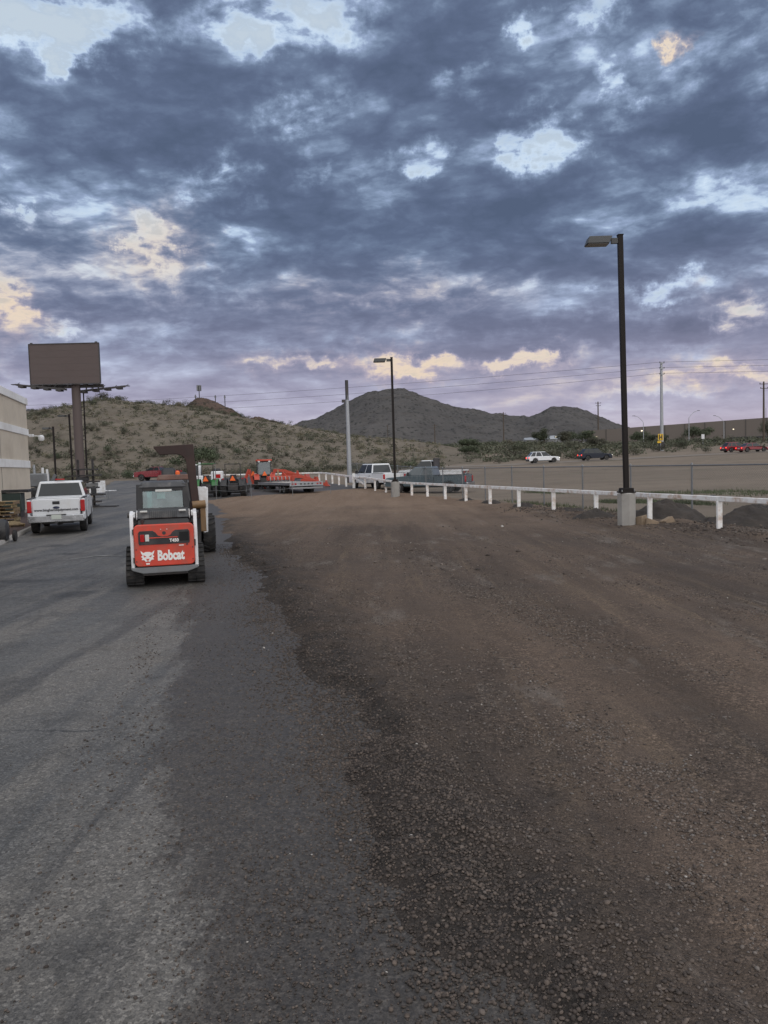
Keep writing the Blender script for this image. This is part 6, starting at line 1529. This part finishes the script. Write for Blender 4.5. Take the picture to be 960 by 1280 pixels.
# the belt of bushes beyond the field and the far road
bl = {0: 'olive bush in the belt of scrub beyond the field', 1: 'olive bush in the belt of scrub beyond the field', 2: 'dry tan bush in the belt of scrub beyond the field', 3: 'olive bush in the belt of scrub beyond the field', 4: 'green bush in the belt of scrub beyond the field'}
def where_in_belt(b, y):
    lm = [(0.0, 'left of the small lamp post'), (0.06, 'above the dark blue pickup'), (0.12, 'right of the parked pickups'), (0.18, 'left of the white wagon'), (0.24, 'behind the white wagon'), (0.30, 'behind the dark suv'), (0.345, 'left of the tall grey pole'), (0.40, 'right of the tall grey pole'), (0.46, 'left of the red cars'), (1, 'behind the red cars')]
    return [n for k, n in lm if b < k][0] + (', front of the belt' if y < 150 else ', middle of the belt' if y < 180 else ', back of the belt')
n = 0
while n < 85:
    b = rngp.uniform(-0.06, 0.56); y = rngp.uniform(127, 215) if rngp.uniform() < 0.7 else rngp.uniform(124, 150)
    x = b * y
    if y < 118.5 + 0.115 * x + 7: continue
    if x > 42 and y < 168 and rngp.uniform() < 0.80: continue
    w = float(rngp.uniform(1.6, 4.0)); h = w * float(rngp.uniform(0.5, 0.75))
    k = int(rngp.choice([0, 1, 2, 3, 4], p=[.25, .2, .15, .2, .2]))
    lb = size_word(w, (2.2, 3.1), ('small', 'middling', 'large')) + ' ' + ('olive', 'olive', 'dry tan', 'olive', 'green')[k] + ' bush ' + where_in_belt(b, y)
    if lb in done: continue
    done.add(lb); put_shrub(x, y, g1(x, y), w, h, k, lb, 'bushes beyond the field'); n += 1
for b, y, w, h in ((-0.115, 106, 2.6, 1.5), (-0.085, 104, 2.2, 1.3), (-0.06, 112, 2.6, 1.4), (-0.03, 110, 3.0, 1.6), (0.01, 108, 2.4, 1.3), (0.04, 114, 3.5, 1.7), (-0.37, 104, 2.4, 1.6), (-0.40, 103, 2.6, 1.7), (-0.335, 106, 3.0, 1.6), (-0.44, 104, 2.4, 1.5), (-0.36, 108, 2.7, 1.8)):
    x = b * y
    put_shrub(x, y, max(g1(x, y), float(hill_z(np.array(x), np.array(y)))), w, h, int(rngp.choice([1, 4])), size_word(w, (2.5, 2.9), ('small', 'middling', 'large')) + ' bush where the hill meets the yard, ' + where_on_hill(b, y).split(',')[0], 'bushes at the foot of the hill')
# scrub too small to count
rng = np.random.default_rng(21)
def scrub(name, n, bx_, yr, size, material, seed, zf):
    rng = np.random.default_rng(seed)
    b = rng.uniform(bx_[0], bx_[1], n); y = np.sqrt(rng.uniform(yr[0] ** 2, yr[1] ** 2, n)); x = b * y
    d = fbm(x * 0.06, y * 0.06, seed, 4)
    ok = rng.uniform(-0.45, 0.5, n) < d
    if name.startswith('belt'): ok &= ~((x > 42) & (y < 168) & (rng.uniform(0, 1, n) < 0.86)) & (y > 117 + 0.115 * x + 7)
    x, y = x[ok], y[ok]; n = len(x); z = zf(x, y)
    m = 26
    s = rng.uniform(size[0], size[1], n)
    c = rng.normal(size=(n, m, 3)) * np.array([0.36, 0.36, 0.22]) + np.array([0, 0, 0.28])
    c[:, :, 2] = np.abs(c[:, :, 2])
    a = rng.normal(size=(n, m, 3)); a /= np.linalg.norm(a, axis=2)[:, :, None]
    bb = rng.normal(size=(n, m, 3)); bb = np.cross(a, bb); bb /= np.linalg.norm(bb, axis=2)[:, :, None]
    a *= 0.17; bb *= 0.10
    Q = np.stack([c - a, c - bb, c + a, c + bb], 2) * s[:, None, None, None] + np.stack([x, y, z], -1)[:, None, None, :]
    o = raw_mesh(name, Q.reshape(-1, 3), np.arange(n * m * 4).reshape(-1, 4), material)
    return kind(o, 'stuff')
hz_ = lambda x, y: np.maximum(hill_z(x, y), G(x, y))
scrub('hillside_scrub', 4200, (-0.56, 0.08), (106, 215), (0.35, 1.1), m_leaf, 301, hz_)
scrub('dry_hillside_scrub', 2400, (-0.56, 0.08), (104, 215), (0.3, 0.9), m_leaf3, 302, hz_)
def belt_z(x, y): return G(x, y)
scrub('belt_scrub', 4200, (-0.05, 0.60), (132, 225), (0.6, 1.7), m_leaf, 303, belt_z)
scrub('belt_scrub_green', 900, (-0.02, 0.60), (140, 230), (0.6, 1.7), m_leaf2, 304, belt_z)
scrub('far_scrub', 2200, (-0.25, 0.62), (235, 520), (1.0, 2.4), m_leaf, 305, belt_z)
# grass strips in the field
def grass_strip(name, pts, n, seed):
    rng = np.random.default_rng(seed)
    xs, ys = [], []
    for (x0, y0, x1, y1, wdt) in pts:
        k = n // len(pts); u = rng.uniform(0, 1, k)
        xs.append(x0 + (x1 - x0) * u + rng.normal(0, wdt * 0.3, k)); ys.append(y0 + (y1 - y0) * u + rng.normal(0, wdt, k))
    x = np.concatenate(xs); y = np.concatenate(ys)
    ok = rng.uniform(-0.4, 0.5, len(x)) < fbm(x * 0.35, y * 0.35, seed, 4)
    x, y = x[ok], y[ok]; n = len(x)
    z = desert_z(x, y) - 0.02
    h = rng.uniform(0.05, 0.22, n); a = rng.uniform(0, 2 * PI, n); w = rng.uniform(0.012, 0.03, n); l = rng.normal(0, 0.07, (n, 2))
    V = np.stack([np.stack([x - np.cos(a) * w, y - np.sin(a) * w, z], -1), np.stack([x + np.cos(a) * w, y + np.sin(a) * w, z], -1), np.stack([x + l[:, 0], y + l[:, 1], z + h], -1)], 1).reshape(-1, 3)
    return kind(raw_mesh(name, V, np.arange(n * 3).reshape(-1, 3), m_dgrass), 'stuff')
grass_strip('field_grass', [(17, 44, 28, 42, 2.2), (21, 41, 30, 40, 1.8), (10, 52, 17, 46, 1.0), (11, 38, 14, 33, 0.6)], 30000, 7)
grass_strip('fence_weeds', [(9.9, 20.5, 4.2, 42.5, 0.5), (12.0, 21.0, 6.6, 42.0, 0.7)], 5000, 17)
# scrap of white marking paint left on the asphalt
px_ = [(-8.05, 19.05), (-7.75, 19.35), (-7.5, 19.75), (-7.1, 19.8), (-6.75, 19.7)]
mk = []
for i, (x, y) in enumerate(px_):
    w = (0.015, 0.05, 0.06, 0.045, 0.02)[i]; mk += [(x, y - w, 0.014), (x, y + w, 0.014)]
kind(raw_mesh('paint_mark', np.array(mk), np.array([(2 * i, 2 * i + 2, 2 * i + 3, 2 * i + 1) for i in range(4)]), mat('worn_white_marking', (0.30, 0.30, 0.29), 0.9, var=0.4, scale=12)), 'structure')
# ------------------------------------------------------------------ trees
def tree(label, x, y, H, w, seed, leafm, trunks=3, cat='tree', group=None, zoff=0.0):
    rng = np.random.default_rng(seed)
    z = max(g1(x, y), float(hill_z(np.array(x), np.array(y))) if x < 16 else -99) + zoff
    t = thing('desert_tree', label, cat, (x, y, z), 0, group)
    lob = []
    tips = []
    for i in range(trunks * 3):
        a = rng.uniform(0, 2 * PI); r = rng.uniform(0.12, 0.40) * w
        c = (math.cos(a) * r, math.sin(a) * r, rng.uniform(0.42, 0.80) * H)
        tips.append(c); lob.append((c, (rng.uniform(0.13, 0.22) * w, rng.uniform(0.13, 0.22) * w, rng.uniform(0.13, 0.22) * H)))
    tb = MB()
    for i in range(trunks):
        a = rng.uniform(0, 2 * PI); q = (math.cos(a) * 0.06 * w, math.sin(a) * 0.06 * w, 0.30 * H)
        tb.tube([(q[0] * 0.3, q[1] * 0.3, -0.2), (q[0] * 0.6, q[1] * 0.8, 0.15 * H), q], 0.022 * H, 6, 0.016 * H)
        for c in tips[i * 3:i * 3 + 3]: tb.tube([q, lerp3(q, c, 0.5), c], 0.014 * H, 5, 0.004 * H)
    tb.build('trunk', m_bark, t, smooth=True)
    V, F = leaf_cloud(rng, lob, 3600, 0.017 * w + 0.02)
    raw_mesh('crown', V, F, leafm, t)
    return t
tree('wide green desert tree behind the dark red pickup', -26.0, 108, 4.6, 7.5, 1, m_leaf2, 4)
for i, (label, x, y, H, w) in enumerate((
    ('rounded green tree above the left end of the white wagon', 41.0, 196, 6.2, 9.0), ('broad green tree right of the pale shed', 58.5, 228, 7.4, 12.0),
    ('green tree left of the tall wooden pole', 52.0, 222, 6.4, 9.0), ('green tree in front of the left end of the warehouse', 77.5, 232, 6.8, 10.0),
    ('wide green tree before the middle of the warehouse', 91.5, 226, 7.0, 13.0), ('dark green tree at the foot of the right wooden pole', 108.5, 216, 8.2, 8.0),
    ('large green bush tree in the scrub right of the smaller lamp post', 20.5, 178, 4.6, 9.0), ('green tree in the scrub above the dark blue pickup', 17.0, 150, 3.4, 6.0),
    ('low tree beside the tall grey pole', 49.0, 175, 3.8, 7.0), ('low dark tree at the left end of the warehouse lights', 68.0, 190, 4.0, 7.5))):
    tree(label, x, y, H * 0.74, w * 0.85, 40 + i, m_leaf2 if i % 3 != 2 else m_leaf, 3, group='desert trees beyond the field')
